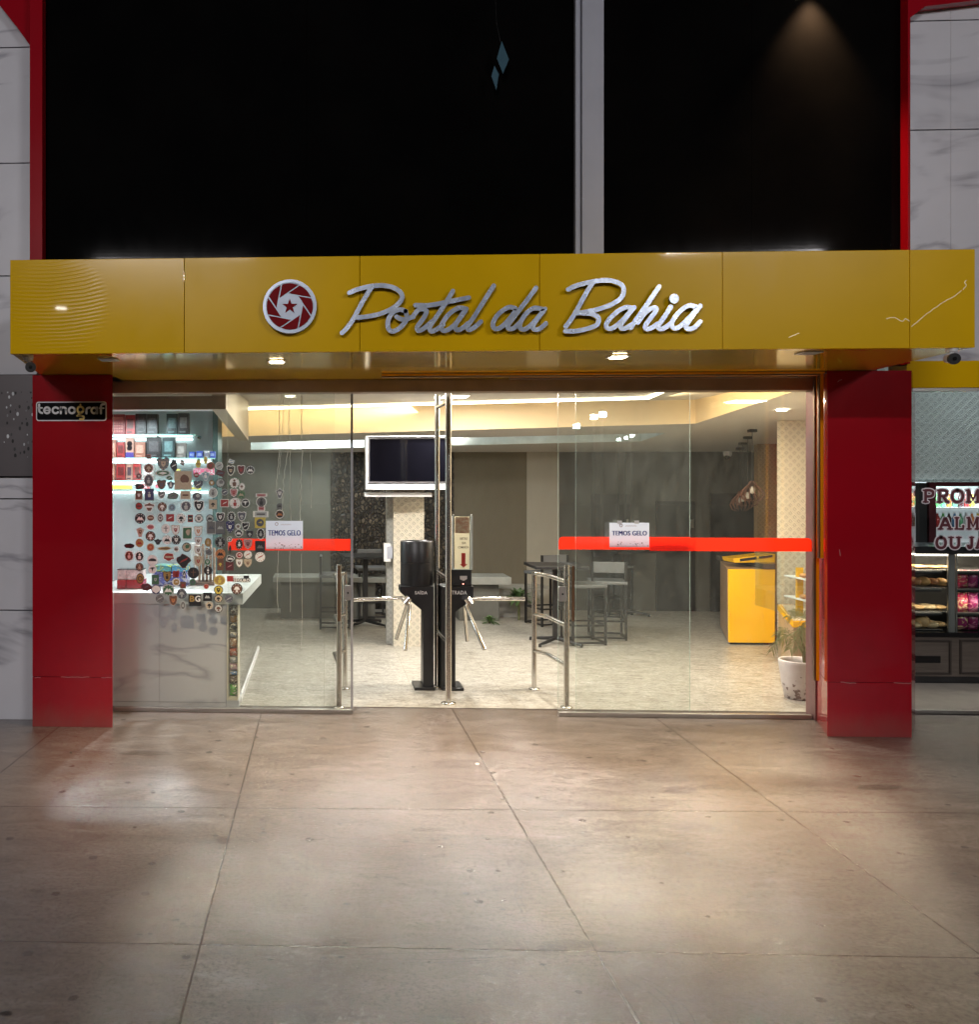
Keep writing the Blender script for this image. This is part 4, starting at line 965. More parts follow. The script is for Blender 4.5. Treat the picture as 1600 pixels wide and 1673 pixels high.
for i, (u, v, w_, h_, shp, cb, cbase, ci, mot, words) in enumerate(rowsn):
    behind = False
    Y0 = YG - .0006
    cen = aY(u, v, Y0); s = px(u, Y0) * 1.09
    mb = MB()
    def lay(pts, k, mi, ox=0, oz=0):
        yy = Y0 - .0005 * k; mb.mi = mi
        A = sum(pts[q][0] * pts[(q + 1) % len(pts)][1] - pts[(q + 1) % len(pts)][0] * pts[q][1] for q in range(len(pts)))
        if A < 0: pts = pts[::-1]
        mb.face([(cen.x + (p_[0] + ox) * s, yy, cen.z + (p_[1] + oz) * s) for p_ in pts])
    lay(outline(shp, w_, h_, i), 0, 0)
    inner = .86 if min(w_, h_) > 9 else .78
    lay(outline(shp, w_, h_, i, inner), 1, 1)
    m_ = min(w_, h_); circ_ = lambda r, ox=0, oz=0, n=12: [(ox + r * math.cos(2 * math.pi * q / n), oz + r * math.sin(2 * math.pi * q / n)) for q in range(n)]
    if shp in ('rd', 'ov', 'st', 'sh') and m_ > 11 and mot not in ('fan', 'cross', 'dots', 'bird', 'car'):      # ring of lettering round the edge
        rg = outline('ov', w_, h_, i, .76)
        for q in range(0, 20, 2 if i % 3 else 3):
            a_ = 2 * math.pi * q / 20
            if abs(math.sin(a_)) < .35: continue
            lay(circ_(m_ * .045, w_ * .385 * math.cos(a_), h_ * .385 * math.sin(a_), 5), 2, 2)
    if mot in ('man',): lay([(-m_ * .12, -m_ * .28), (m_ * .12, -m_ * .28), (m_ * .17, 0), (m_ * .07, m_ * .08), (-m_ * .07, m_ * .08), (-m_ * .17, 0)], 2, 2); lay(circ_(m_ * .1, 0, m_ * .2, 8), 2, 2)
    elif mot == 'hat': lay([(-m_ * .27, -m_ * .08), (m_ * .27, -m_ * .08), (m_ * .12, m_ * .2), (-m_ * .12, m_ * .2)], 2, 2); lay(circ_(m_ * .11, 0, -m_ * .2, 8), 2, 2)
    elif mot == 'crest': lay([(-m_ * .2, m_ * .2), (m_ * .2, m_ * .2), (m_ * .16, -m_ * .08), (0, -m_ * .26), (-m_ * .16, -m_ * .08)], 2, 2); lay(circ_(m_ * .07, 0, m_ * .05, 6), 3, 1)
    elif mot == 'slash': lay([(-m_ * .3, -m_ * .18), (m_ * .2, m_ * .05), (m_ * .32, m_ * .22), (-m_ * .12, m_ * .02)], 2, 2)
    elif mot == 'bar': lay([(-w_ * .28, -h_ * .1), (w_ * .28, -h_ * .1), (w_ * .28, h_ * .1), (-w_ * .28, h_ * .1)], 2, 2)
    elif mot == 'ring':
        lay(circ_(m_ * .3), 2, 2); lay(circ_(m_ * .2), 3, 1)
    elif mot == 'dot': lay(circ_(m_ * .36), 2, 2); lay([(-m_ * .2, 0), (m_ * .2, -m_ * .05), (m_ * .12, m_ * .14)], 3, 1)
    elif mot == 'dots':
        for zq, rq in ((.28, .06), (.02, .13), (-.26, .09)): lay(circ_(m_ * rq, 0, m_ * zq, 8), 2, 2)
    elif mot == 'hill': lay([(-m_ * .34, -m_ * .16), (-m_ * .1, m_ * .2), (0, m_ * .04), (m_ * .12, m_ * .16), (m_ * .34, -m_ * .16)], 2, 2)
    elif mot == 'map': lay(outline('bl', w_, h_, i + 5, .5), 2, 2, w_ * .1, h_ * .08)
    elif mot == 'cross': lay([(-m_ * .04, -m_ * .3), (m_ * .04, -m_ * .3), (m_ * .04, m_ * .3), (-m_ * .04, m_ * .3)], 2, 2); lay([(-m_ * .24, m_ * .04), (m_ * .24, m_ * .04), (m_ * .24, m_ * .1), (-m_ * .24, m_ * .1)], 3, 2)
    elif mot == 'bird': lay([(-m_ * .4, m_ * .12), (-m_ * .1, m_ * .06), (0, -m_ * .3), (m_ * .1, m_ * .08), (m_ * .4, m_ * .16), (0, m_ * .24)], 2, 2)
    elif mot == 'car': lay([(-m_ * .38, -m_ * .1), (m_ * .38, -m_ * .1), (m_ * .34, m_ * .06), (m_ * .12, m_ * .16), (-m_ * .16, m_ * .16), (-m_ * .36, m_ * .04)], 2, 2)
    elif mot == 'fish': lay([(-w_ * .3, 0), (0, h_ * .25), (w_ * .3, 0), (0, -h_ * .25)], 2, 2)
    elif mot == 'fan': lay([(0, -m_ * .42), (-m_ * .45, m_ * .15), (-m_ * .2, m_ * .36), (m_ * .2, m_ * .36), (m_ * .45, m_ * .15)], 2, 1); lay([(-m_ * .48, -m_ * .1), (-m_ * .2, -m_ * .44), (0, -m_ * .42)], 2, 2); lay([(m_ * .48, -m_ * .1), (m_ * .2, -m_ * .44), (0, -m_ * .42)], 2, 2)
    elif mot == 'num': mb.mi = 2; text(mb, '21', cen.x, Y0 - .0012, cen.z, m_ * .8 * s, bold=.01, ext=.0002)
    bi, j = place[i]
    colw = PAL[cbase][0]
    wd_ = words if colw.split()[-1] not in words.split() else words
    lab = f"{SHN[shp]} {colw} sticker, {words}, {ORD[j]} across, {ORD[bi]} row down"
    o = mb.build('sticker', [sm(cb), sm(cbase), sm(ci)], at=(cen.x, Y0, cen.z))
    tag(o, lab, 'sticker', 'stickers on the shop glass')
# two lettered stickers
def lettered(u0, u1, v0, v1, lab, fn):
    c = aY((u0 + u1) / 2, v1, YG); t = thing('sticker', lab, 'sticker', (c.x, YG, c.z), 'stickers on the shop glass'); fn(t)
def bg(t):
    mb = MB(); rectY(mb, 309, 329, 985, 990, YG - .0012, .0005); rectY(mb, 308, 328.5, 971, 985.5, YG - .0012, .0005); mb.build('backing', sm('k'), t)
    mb = MB(); fit_text(mb, 'B', 310, 318, 973, 983, YG, .03, .0002, -.0018); mb.build('letter', sm('d'), t, label='gold letter B')
    mb = MB(); fit_text(mb, 'G', 318.8, 327.5, 973, 983, YG, .03, .0002, -.0018); mb.build('letter', sm('w'), t, label='white letter G')
lettered(308, 329, 971, 990, 'black sticker with thick gold B and white G below the counter edge', bg)
def ps(t):
    mb = MB(); rectY(mb, 371, 381, 941, 950, YG - .0012, .0005); mb.build('red_logo', sm('r'), t)
    mb = MB(); fit_text(mb, 'PORTO', 382, 398, 941, 944.5, YG, .03, .0002, -.0018); fit_text(mb, 'SEGURO', 381.5, 408, 945.5, 950.5, YG, .03, .0002, -.0018); mb.build('lettering', sm('w'), t)
    mb = MB(); rectY(mb, 381, 409, 945, 951, YG - .0009, .0003); rectY(mb, 398, 407, 940.5, 944.8, YG - .0012, .0005); mb.build('backing', sm('k'), t)
lettered(371, 409, 941, 951, 'long lettered sticker reading PORTO SEGURO with a red block at one end', ps)

# ================================================================== HALL
YB = 13.6
def wallseg(name, u0, u1, v_top, Yw, m, lab, zt=None, cat='wall', x0=None, x1=None):
    a = X(u0, Yw) if x0 is None else x0; b = X(u1, Yw) if x1 is None else x1
    return tag(MB().box(a, b, Yw, Yw + .1, 0, zt or 2.32).build(name, m), lab, cat)
wallseg('back_wall', 0, 540, 0, YB, GREYW, 'grey-green back wall behind the stickers', x0=-3.2)
wallseg('pebble_wall', 540, 742, 0, YB - .02, PEB, 'dark pebble-clad wall behind the television column')
wallseg('back_wall', 742, 861, 0, YB, BROWNW, 'plain brown-grey back wall behind the plant bench')
wallseg('beige_wall_panel', 861, 914, 0, YB - .01, BEIGEW, 'beige wall panel between brown wall and dark textured wall')
wallseg('dark_wall', 914, 1241, 0, YB, DARKW, 'dark textured wall with three black doors')
wallseg('painted_orange_light_wall', 1238, 1330, 0, 12.6, m_embossed('orange_light_tile', (.42, .26, .12)), 'embossed wall with warm light in its tan colour, behind the pendant lamps', zt=2.4)  # the orange light on it is painted into the tile colour
for u0, u1, v0, lab in ((966, 1029, 808, 'black door in the dark wall behind the paper sign'), (1071, 1135, 819, 'black door in the dark wall between two other doors'), (1160, 1240, 806, 'black door nearest the pendant lamps')):
    t = thing('black_door', lab, 'door', (X((u0 + u1) / 2, YB), YB, 0), 'doors in the dark wall')
    MB().box(X(u0, YB), X(u1, YB), YB - .03, YB - .001, 0.005, Z((u0 + u1) / 2, v0, YB)).build('leaf', mat('door_black', (.014, .013, .013), .45), t, bevel=.004)
    MB().box(X(u1 - 7, YB), X(u1 - 4, YB), YB - .06, YB - .031, Z(u1, 862, YB), Z(u1, 848, YB)).build('handle', ALU, t)
wl2 = tag(MB().hexa([(PXF[0][0], PXF[0][1], 0), (PXF[0][0] + .15, PXF[0][1], 0), (8.55, 14.2, 0), (8.4, 14.2, 0)], [(PXF[0][0], PXF[0][1], 2.9), (PXF[0][0] + .15, PXF[0][1], 2.9), (8.55, 14.2, 2.9), (8.4, 14.2, 2.9)]).build('party_wall', mat('party_wall_paint', (.4, .36, .3), .7, var=.04)), 'plain beige wall between the hall and the snack bar', 'wall')
tag(MB().box(-3.3, -3.2, 7.55, 14.3, 0, 3.0).build('side_wall', mat('shop_side_paint', (.5, .52, .52), .7, var=.04)), 'pale side wall behind the phone accessory shelves', 'wall')
tag(MB().box(-3.2, 8.5, 14.4, 14.5, 0, 2.9).build('rear_wall', GREYW), 'plain rear wall closing the hall behind the doors', 'wall')
# ceiling with two recesses
A1, B1, C1 = aC(330, 714.5), aC(1137, 692), aC(1400, 606)
ex = (7.6 - B1.y) / (C1.y - B1.y); Cf = B1 + (C1 - B1) * ex
Aw = Vector((-3.2, A1.y + (A1.y - B1.y) / (A1.x - B1.x) * (-3.2 - A1.x), 0)); Aw.z = cz(Aw.y)
D1, D2, E2, E1 = aC(410, 723), aC(1088, 707.5), aC(1047, 721), aC(410, 735)
def px_(y): return PXF[0][0] + .08 + (8.4 - PXF[0][0]) * (y - 7.55) / (14.2 - 7.55)
def cq(*p): return [(q[0], q[1], cz(q[1])) for q in p]
cb = MB()
for poly in (cq(Cf, (max(px_(7.6), Cf.x + .02), 7.6), (px_(B1.y), B1.y), B1), cq(Aw, B1, (px_(B1.y), B1.y), D2, D1), cq(D2, (px_(B1.y), B1.y), (px_(14.4), 14.4), E2), cq(D1, E1, (-3.2, 14.5), (-3.2, Aw.y), Aw), cq(E1, E2, (px_(14.4), 14.4), (-3.2, 14.5))):
    cb.face(poly)
cb.build('ceiling', CEIL)
tag(bpy.data.objects['ceiling'], kind='structure')
# tray 1 walls + upper ceiling
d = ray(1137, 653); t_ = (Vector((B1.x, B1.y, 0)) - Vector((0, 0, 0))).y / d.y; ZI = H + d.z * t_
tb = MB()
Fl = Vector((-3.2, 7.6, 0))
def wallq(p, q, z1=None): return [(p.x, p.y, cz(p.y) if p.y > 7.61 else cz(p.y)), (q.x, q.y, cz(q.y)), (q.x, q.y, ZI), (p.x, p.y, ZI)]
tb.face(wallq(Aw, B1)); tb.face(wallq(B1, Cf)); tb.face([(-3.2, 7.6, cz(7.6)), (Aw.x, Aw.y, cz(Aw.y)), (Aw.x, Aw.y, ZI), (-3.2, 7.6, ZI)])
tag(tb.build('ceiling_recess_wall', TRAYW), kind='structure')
tag(MB().face([(-3.2, 7.6, ZI), (Cf.x, 7.6, ZI), (B1.x, B1.y, ZI), (Aw.x, Aw.y, ZI)]).build('upper_ceiling', CEIL), kind='structure')
tag(MB().box(-3.2, X(1350, 7.65), 7.61, 7.7, HZ + .01, 3.1).build('lintel_wall', mat('lintel_paint', (.5, .48, .44), .7)), kind='structure')
tb = MB(); zi2 = .28
for p, q in ((E1, E2), (E2, D2), (D2, D1), (D1, E1)): tb.face([(p.x, p.y, cz(p.y)), (q.x, q.y, cz(q.y)), (q.x, q.y, cz(q.y) + zi2), (p.x, p.y, cz(p.y) + zi2)])
tb.face([(q.x, q.y, cz(q.y) + zi2) for q in (D1, D2, E2, E1)])
tag(tb.build('rear_ceiling_recess', mat('recess_white', (.72, .78, .78), .6)), kind='structure')
# led lines
def led(name, pts, z, m, lab, w_=.012):
    mb = MB(); P = [aZ(u, v, z) for u, v in pts]
    mb.tube(P, w_, 8); return tag(mb.build(name, m), lab, 'light', 'linear lights in the ceiling')
led('led_strip', [(372, 669), (1060, 650.5), (1095, 635.5), (1180, 600)], ZI - .02, LED, 'bent warm LED line along the front ceiling recess', .013)
Pm = (D1 + E1) / 2; Pn = (D2 + E2) / 2
mb = MB(); mb.tube([(D1.x + .1, D1.y + .05, cz(D1.y) + .06), (D2.x - .3, D2.y + .05, cz(D2.y) + .06)], .012, 8)
tag(mb.build('led_strip', LEDC), 'cool LED line hidden in the rear ceiling recess', 'light', 'linear lights in the ceiling')
area('recess_cool', ((D1.x + D2.x) / 2, (D1.y + E1.y) / 2 - .1, cz(D1.y) + .1), ((E1.x + E2.x) / 2, E1.y + .3, cz(E1.y) + .15), 11, COOL, 4.5, .06)
area('recess_warm_back', ((Aw.x + B1.x) / 2 + .8, A1.y - .55, ZI - .05), ((Aw.x + B1.x) / 2 + .8, A1.y + .5, ZI - .28), 8, (1, .76, .4), 5.5, .08)
vv = (Cf - B1).normalized(); nrm = Vector((vv.y, -vv.x, 0)); mid = (B1 + Cf) / 2
if nrm.x < 0: nrm = -nrm
area('recess_warm_side', (mid.x - nrm.x * .5, mid.y - nrm.y * .5, ZI - .05), (mid.x + nrm.x * .4, mid.y + nrm.y * .4, ZI - .3), 6, (1, .76, .4), 2.0, .08)
# recessed hall lights (panels added to light the hall; most are hidden by the header)
def hall_light(x, y, z, pw, col, lab):
    t = thing('added_light_panel', lab, 'light', (x, y, z - .02), 'added light panels in the hall ceiling')
    MB().box(x - .15, x + .15, y - .15, y + .15, z - .012, z - .004).build('frame', WHITE, t)
    MB().box(x - .13, x + .13, y - .13, y + .13, z - .018, z - .013).build('diffuser', LED, t)
    area('panel_lamp', (x, y, z - .03), (x, y, 0), pw, col, .26)
for x, y, pw, cc in ((.2, 8.6, 50, NEUT), (2.6, 8.6, 60, (1, .93, .82)), (4.0, 8.9, 54, (1, .82, .57)), (1.4, 9.9, 56, NEUT)):
    hall_light(x, y, ZI if x < 4.0 else cz(y), pw, cc, 'added square light panel in the hall ceiling above %s' % {.2: 'the sliding door near the stickers', 2.6: 'the paper sign door', 4.0: 'the potted plant', 1.4: 'the turnstiles'}[x])
xm_, ym_ = (D1.x + D2.x) / 2, (D1.y + E1.y) / 2
for k in (-1.8, .2, 2.0): hall_light(xm_ + k, ym_ + .0, cz(ym_) + .27, 15, NEUT, 'added square light panel inside the rear ceiling recess, %s' % {-1.8: 'towards the pebble wall', .2: 'over the bench', 2.0: 'towards the black doors'}[k])  # added fill for the rear of the hall, hidden inside the recess
p = aC(1278, 669)
t = thing('ceiling_spot', 'small round lit spot in the ceiling above the dome camera', 'light', (p.x, p.y, cz(p.y) - .01))
MB().lathe([(.05, -.004), (.045, -.001)], (p.x, p.y, cz(p.y) - .008), 20).build('lens', LEDS, t)
# columns
def col(u0, u1, ub, Y, zt, lab, m=EMB, dep=.35):
    x0, x1 = X(u0, Y), X(u1, Y); t = thing('tiled_column', lab, 'column', ((x0 + x1) / 2, Y, 0))
    MB().box(x0, x1, Y, Y + dep, 0.004, zt).build('shaft', m, t)
    return t
YC = 10.55
col(643, 693, 0, YC, Z(665, 715, 10.2), 'cream embossed column under the wall-mounted television')
x0 = X(632, YC + .2); 
MB().box(X(631, YC + .25), X(642.5, YC + .1), YC + .12, YC + .34, .005, 2.2).build('side_pier', m_embossed('shaded_embossed_tile', (.5, .5, .48)), None)  # side face of the column; the greyer tile copy paints its shade
tag(bpy.data.objects['side_pier'], 'narrow embossed pier with painted grey shade, joined to the television column', 'pier')
YK = 10.3
ck = thing('tiled_column', 'tall cream embossed column beside the yellow counter', 'column', (X(1298, YK), YK, 0))
def skewcol(z): return [(X(1270, YK), YK, z), (X(1327, YK), YK, z), (X(1380, YK + .5), YK + .5, z), (X(1272, YK + .5), YK + .5, z)]
MB().hexa(skewcol(.004), [(a_, b_, cz(b_) - .002) for a_, b_, c_ in skewcol(0)]).build('shaft', EMB, ck)
# switch box
t = thing('switch_box', 'small white electrical box on the pier by the television column', 'box', (X(635, YC), YC, Z(635, 920, YC)))
MB().box(X(627, YC + .05), X(638.5, YC + .05), YC + .02, YC + .11, Z(635, 918, YC), Z(635, 888, YC)).build('cover', WHITE, t, bevel=.006)
MB().box(X(633, YC), X(642, YC), YC + .01, YC + .019, Z(635, 913, YC), Z(635, 893, YC)).build('socket_plate', WHITEG, t, bevel=.003)
# television
YT = 10.15
tv = thing('television', 'large black television in a white frame box on the column', 'television', (X(665, YT), YT, Z(665, 800, YT)))
x0, x1 = X(598, YT), X(736, YT); z0, z1 = Z(665, 800, YT), Z(665, 712, YT)
MB().box(x0, x1, YT, YT + .38, z0 - .0, Z(665, 791, YT)).box(x0, x1, YT, YT + .38, z1 - .014, z1).box(x0, X(601.5, YT), YT, YT + .38, Z(665, 791, YT), z1 - .014).box(X(734, YT), x1, YT, YT + .38, Z(665, 791, YT), z1 - .014).box(x0, x1, YT + .3, YT + .38, z0, z1).build('frame_box', WHITE, tv, bevel=.002)
MB().box(X(602.5, YT), X(733.5, YT), YT + .03, YT + .08, Z(665, 789, YT), Z(665, 715.5, YT)).build('screen_bezel', mat('silver_bezel', (.25, .24, .25), .3, .6), tv, bevel=.003)
MB().box(X(604.5, YT), X(731.5, YT), YT + .027, YT + .0295, Z(665, 786.5, YT), Z(665, 717, YT)).build('screen', mat('dead_screen', (.003, .003, .005), .05, var=.1), tv)
sh_ = thing('wall_shelf', 'thin white shelf just below the television box', 'shelf', (X(660, YT), YT, Z(665, 812, YT)))
MB().box(X(596, YT + .1), X(706, YT + .1), YT + .1, YT + .38, Z(665, 812, YT), Z(665, 805, YT)).build('board', WHITE, sh_, bevel=.002)
# cctv domes
def dome(u, v, lab):
    p = aC(u, v); t = thing('dome_camera', lab, 'camera', (p.x, p.y, cz(p.y) - .1), 'dome cameras inside the hall'); c = (p.x, p.y, cz(p.y) - .06)
    MB().lathe([(.03, -.03), (.055, -.005), (.06, .02), (.06, .057)], c, 20).build('base', WHITE, t)
    MB().ball((c[0] - .012, c[1] - .02, c[2] - .028), .038).build('lens_ball', BLKG, t)
dome(1281, 689, 'white dome camera on the ceiling against the cream column'); dome(1189, 737, 'white dome camera low on the ceiling before the dark wall')
# pendant lamps
for u, vt, vb, lab in ((1229.5, 703.5, 786, 'topmost wire pendant lamp nearest the tan wall'), (1222, 715, 795, 'second wire pendant lamp in the row'), (1214, 725, 800, 'third wire pendant lamp in the row'), (1209.5, 733, 803, 'lowest wire pendant lamp in the row')):
    p = aC(u, vt - 2); ub = u - 1.5; t = thing('pendant_lamp', lab, 'lamp', (p.x, p.y, Z(u, vb + 32, p.y)), 'wire pendant lamps in a row')
    MB().box(p.x - .04, p.x + .04, p.y - .04, p.y + .04, cz(p.y) - .035, cz(p.y) - .001).build('ceiling_plate', BLK, t)
    zt, zb = Z(u, vb, p.y), Z(u, vb + 32, p.y)
    MB().tube([(p.x, p.y, cz(p.y) - .03), (p.x, p.y, zt)], .004, 6).build('cord', BLK, t)
    hh = zt - zb; r = .13
    prof = [(.02, zt), (.045, zt - hh * .2), (r * .75, zt - hh * .42), (r, zt - hh * .68), (r * .8, zt - hh * .92), (r * .5, zb)]
    mb = MB()
    for k in range(14):
        a = 2 * math.pi * k / 14; mb.tube([(p.x + rr * math.cos(a), p.y + rr * math.sin(a), z) for rr, z in prof], .004, 5)
    mb.build('wire_shade', mat('copper_wire', (.2, .09, .06), .4, .6), t)
    MB().ball((p.x, p.y, (zt + zb) / 2 + .01), .032, rz=.045, n=12, m=8).build('bulb', mat('clear_bulb', (.6, .55, .48), .1), t)
# plant bench in the background
def bench(u0, u1, vt, vb, vs_, Y, lab):
    t = thing('plant_bench', lab, 'bench', (X((u0 + u1) / 2, Y), Y, 0))
    MB().box(X(u0, Y), X(u1, Y), Y, Y + .55, Z(u0, vb, Y), Z(u0, vt, Y)).build('slab', mat('white_slab', (.24, .25, .235), .5), t, bevel=.004)
    MB().box(X(u0, Y) + .1, X(u1 - 18, Y), Y + .12, Y + .5, 0.005, Z(u0, vb, Y) - .001).build('plinth', mat('grey_plinth', (.1, .1, .09), .7), t)
    return t
bench(740, 836, 943, 955, 0, 12.4, 'low white bench slab before the brown wall with a leafy plant at its end')
bench(446, 632, 943, 951, 0, 12.5, 'low white bench slab seen through the sticker glass')
def leafy(x, y, z, n, L, rn, spread=1.0, mb=None, droop=.5, wd=.012, seg=5):
    mb = mb or MB(); r = random.Random(rn)
    for i in range(n):
        a = r.uniform(0, 2 * math.pi); el = r.uniform(.3, 1.4); l = L * r.uniform(.6, 1.1); P = []
        for k in range(seg + 1):
            s = k / seg; P.append(Vector((x + math.cos(a) * l * s * math.cos(el) * spread, y + math.sin(a) * l * s * math.cos(el) * spread, z + l * s * math.sin(el) - droop * l * s * s)))
        side = Vector((-math.sin(a), math.cos(a), 0))
        for k in range(seg):
            w0, w1 = wd * math.sin(math.pi * min(.98, (k + .15) / seg)), wd * math.sin(math.pi * (k + 1) / seg)
            mb.face([P[k] - side * w0, P[k] + side * w0, P[k + 1] + side * w1, P[k + 1] - side * w1])
    return mb
LEAF = mat('leaf_green', (.06, .11, .035), .5, var=.4, vs=30); LEAFP = mat('pale_leaf_green', (.2, .26, .12), .45, var=.3, vs=40)
STEM = mat('green_stem', (.09, .1, .04), .6)
pt_ = thing('leafy_plant', 'small leafy plant at the end of the white bench', 'plant', (X(848, 12.6), 12.6, 0))
leafy(X(848, 12.6), 12.6, .25, 60, .42, 3, wd=.022).build('foliage', LEAF, pt_)
MB().tube([(X(848, 12.6), 12.6, 0.005), (X(848, 12.6), 12.6, .3)], .015, 8).build('stem', STEM, pt_)
pt_ = thing('leafy_plant', 'low dark plant in the shade under the bench slab', 'plant', (X(800, 12.3), 12.3, 0))
leafy(X(800, 12.3), 12.3, .02, 40, .2, 5, wd=.018).build('foliage', LEAF, pt_)
MB().tube([(X(800, 12.3), 12.3, 0.005), (X(800, 12.3), 12.3, .08)], .012, 8).build('stem', STEM, pt_)
# a raised planting kerb along the back wall
tag(MB().box(X(640, 12.9), X(905, 12.9), 12.9, 13.55, 0.005, Z(800, 962, 12.9)).build('planting_kerb', mat('kerb_grey', (.33, .32, .29), .7)), 'low grey kerb along the foot of the brown wall', 'kerb')

# bar tables and stools (built once at the origin, then copied)
def frame_box(mb, x0, x1, y0, y1, z0, z1, r):
    for x in (x0, x1):
        for y in (y0, y1): mb.box(x - r, x + r, y - r, y + r, z0, z1)
def make_stool(lab):
    t = thing('bar_stool', lab, 'stool', (0, 0, 0), 'black metal bar stools')
    r = .013
    for sx in (-1, 1):
        for sy in (-1, 1): MB().box(sx * .19 - r, sx * .19 + r, sy * .19 - r, sy * .19 + r, .005, .66 if sy < 0 else .93).build('leg', BLK, t, bevel=.002)
    MB().box(-.21, .21, -.21, .21, .662, .7).build('seat', mat('grey_seat', (.1, .105, .11), .5), t, bevel=.008)
    MB().box(-.175, .175, .17, .2, .8, .93).build('backrest', MC['grey_seat'], t, bevel=.006)
    mb = MB()
    for z in (.02, .22):
        for s in (-1, 1): mb.box(-.176, .176, s * .19 - r * .8, s * .19 + r * .8, z, z + .02); mb.box(s * .19 - r * .8, s * .19 + r * .8, -.176, .176, z, z + .02)
    mb.build('stretcher', BLK, t)
    return t
def make_table(lab):
    t = thing('bar_table', lab, 'table', (0, 0, 0), 'tall black bar tables')
    MB().box(-.3, .3, -.3, .3, .89, .925).build('tabletop', BLK, t, bevel=.004)
    MB().box(-.03, .03, -.03, .03, .06, .888).build('pedestal', BLK, t)
    mb = MB()
    for a in range(4):
        dx, dy = math.cos(R(45 + 90 * a)), math.sin(R(45 + 90 * a)); mb.tube([(0, 0, .07), (dx * .2, dy * .2, .045), (dx * .34, dy * .34, .03)], [.022, .02, .014], 8); mb.tube([(dx * .33, dy * .33, .006), (dx * .33, dy * .33, .035)], .018, 8)
    mb.build('foot_star', BLK, t); return t
st_spots = [((992, 1042), R(170), 'bar stool with grey back nearest the glass door'), ((953, 1050), R(95), 'bar stool standing side-on behind the steel guard rail'), ((893, 1020), R(200), 'dark-backed bar stool behind the bar table'), ((1000, 1003), R(20), 'bar stool half hidden behind the grey-backed one'), ((1085, 993), R(-10), 'bar stool alone before the middle black door'), ((1030, 992), R(80), 'bar stool before the black door under the paper sign'), ((548, 1025), R(90), 'bar stool behind the steel post by the sticker door'), ((607, 1008), R(5), 'bar stool beside the bar table next to the pebble wall')]
tb_spots = [((908, 1052), 0, 'bar table with star foot behind the steel guard rail'), ((1020, 1005), .3, 'bar table among stools below the paper sign'), ((597, 1022), .1, 'bar table before the pebble wall')]
proto = None
for (uv, rz, lab) in st_spots:
    q = aZ(*uv, 0.004)
    if proto is None: proto = make_stool(lab); proto.location = (q.x, q.y, .004); proto.rotation_euler.z = rz
    else: o = copy_tree(proto, None, (q.x, q.y, .004), rz); o['label'] = lab
proto = None
for (uv, rz, lab) in tb_spots:
    q = aZ(*uv, 0.004)
    if proto is None: proto = make_table(lab); proto.location = (q.x, q.y, .004); proto.rotation_euler.z = rz
    else: o = copy_tree(proto, None, (q.x, q.y, .004), rz); o['label'] = lab

# yellow counter
fl, fr_ = aZ(1189, 1054, 0), aZ(1268, 1055, 0); bk = aZ(1177, 1026, 0)
yc = thing('yellow_counter', 'bright yellow service counter with wooden side beside the cream column', 'counter', (fl.x, fl.y, 0))
ztop = Z(1228, 930, fl.y); dep = bk.y - fl.y
YMAT = mat('bright_yellow_laminate', (.86, .46, .004), .25, var=.03, vs=2, coat=.4)
MB().box(fl.x + .01, fr_.x, fl.y, fl.y + .02, .03, ztop).build('front_panel', YMAT, yc, bevel=.006)
MB().hexa([(fl.x + .008, fl.y + .002, .03), (fr_.x, fl.y + .022, .03), (fr_.x, bk.y, .03), (bk.x, bk.y, .03)], [(fl.x + .008, fl.y + .022, ztop), (fr_.x, fl.y + .022, ztop), (fr_.x, bk.y, ztop), (bk.x, bk.y, ztop)]).build('side_panel', mat('brown_veneer', (.3, .19, .11), .4), yc)
MB().hexa(*[[(fl.x + .05, fl.y + .05, z), (fr_.x - .05, fl.y + .05, z), (fr_.x - .05, bk.y - .05, z), (bk.x + .05, bk.y - .05, z)] for z in (.004, .029)]).build('plinth', BLK, yc)
z2 = Z(1228, 921, fl.y)
MB().hexa([(bk.x - .05, fl.y - .01, ztop + .002), (fr_.x, fl.y - .01, ztop + .002), (fr_.x, bk.y, ztop + .002), (bk.x - .05, bk.y, ztop + .002)], [(bk.x - .05, fl.y - .01, z2), (fr_.x, fl.y - .01, z2), (fr_.x, bk.y, z2), (bk.x - .05, bk.y, z2)]).build('stone_top', mat('dark_stone', (.045, .04, .035), .2), yc, bevel=.003)
rk = thing('yellow_card_rack', 'slanted yellow rack lying on the dark counter top', 'rack', (X(1235, fl.y + .2), fl.y + .2, z2))
g = lambda u, v: tuple(aY(u, v, fl.y + .2).xz)
MB().prismY([g(1200, 919), g(1266, 919), g(1267, 905), g(1198, 912.5)], fl.y + .2, fl.y + .5).build('tray', YMAT, rk)
MB().prismY([g(1209, 917), g(1236, 913.5), g(1236, 909.5), g(1209, 913)], fl.y + .19, fl.y + .199).prismY([g(1240, 912.5), g(1262, 909.5), g(1262, 906.5), g(1240, 909)], fl.y + .19, fl.y + .199).build('slot', BLK, rk)
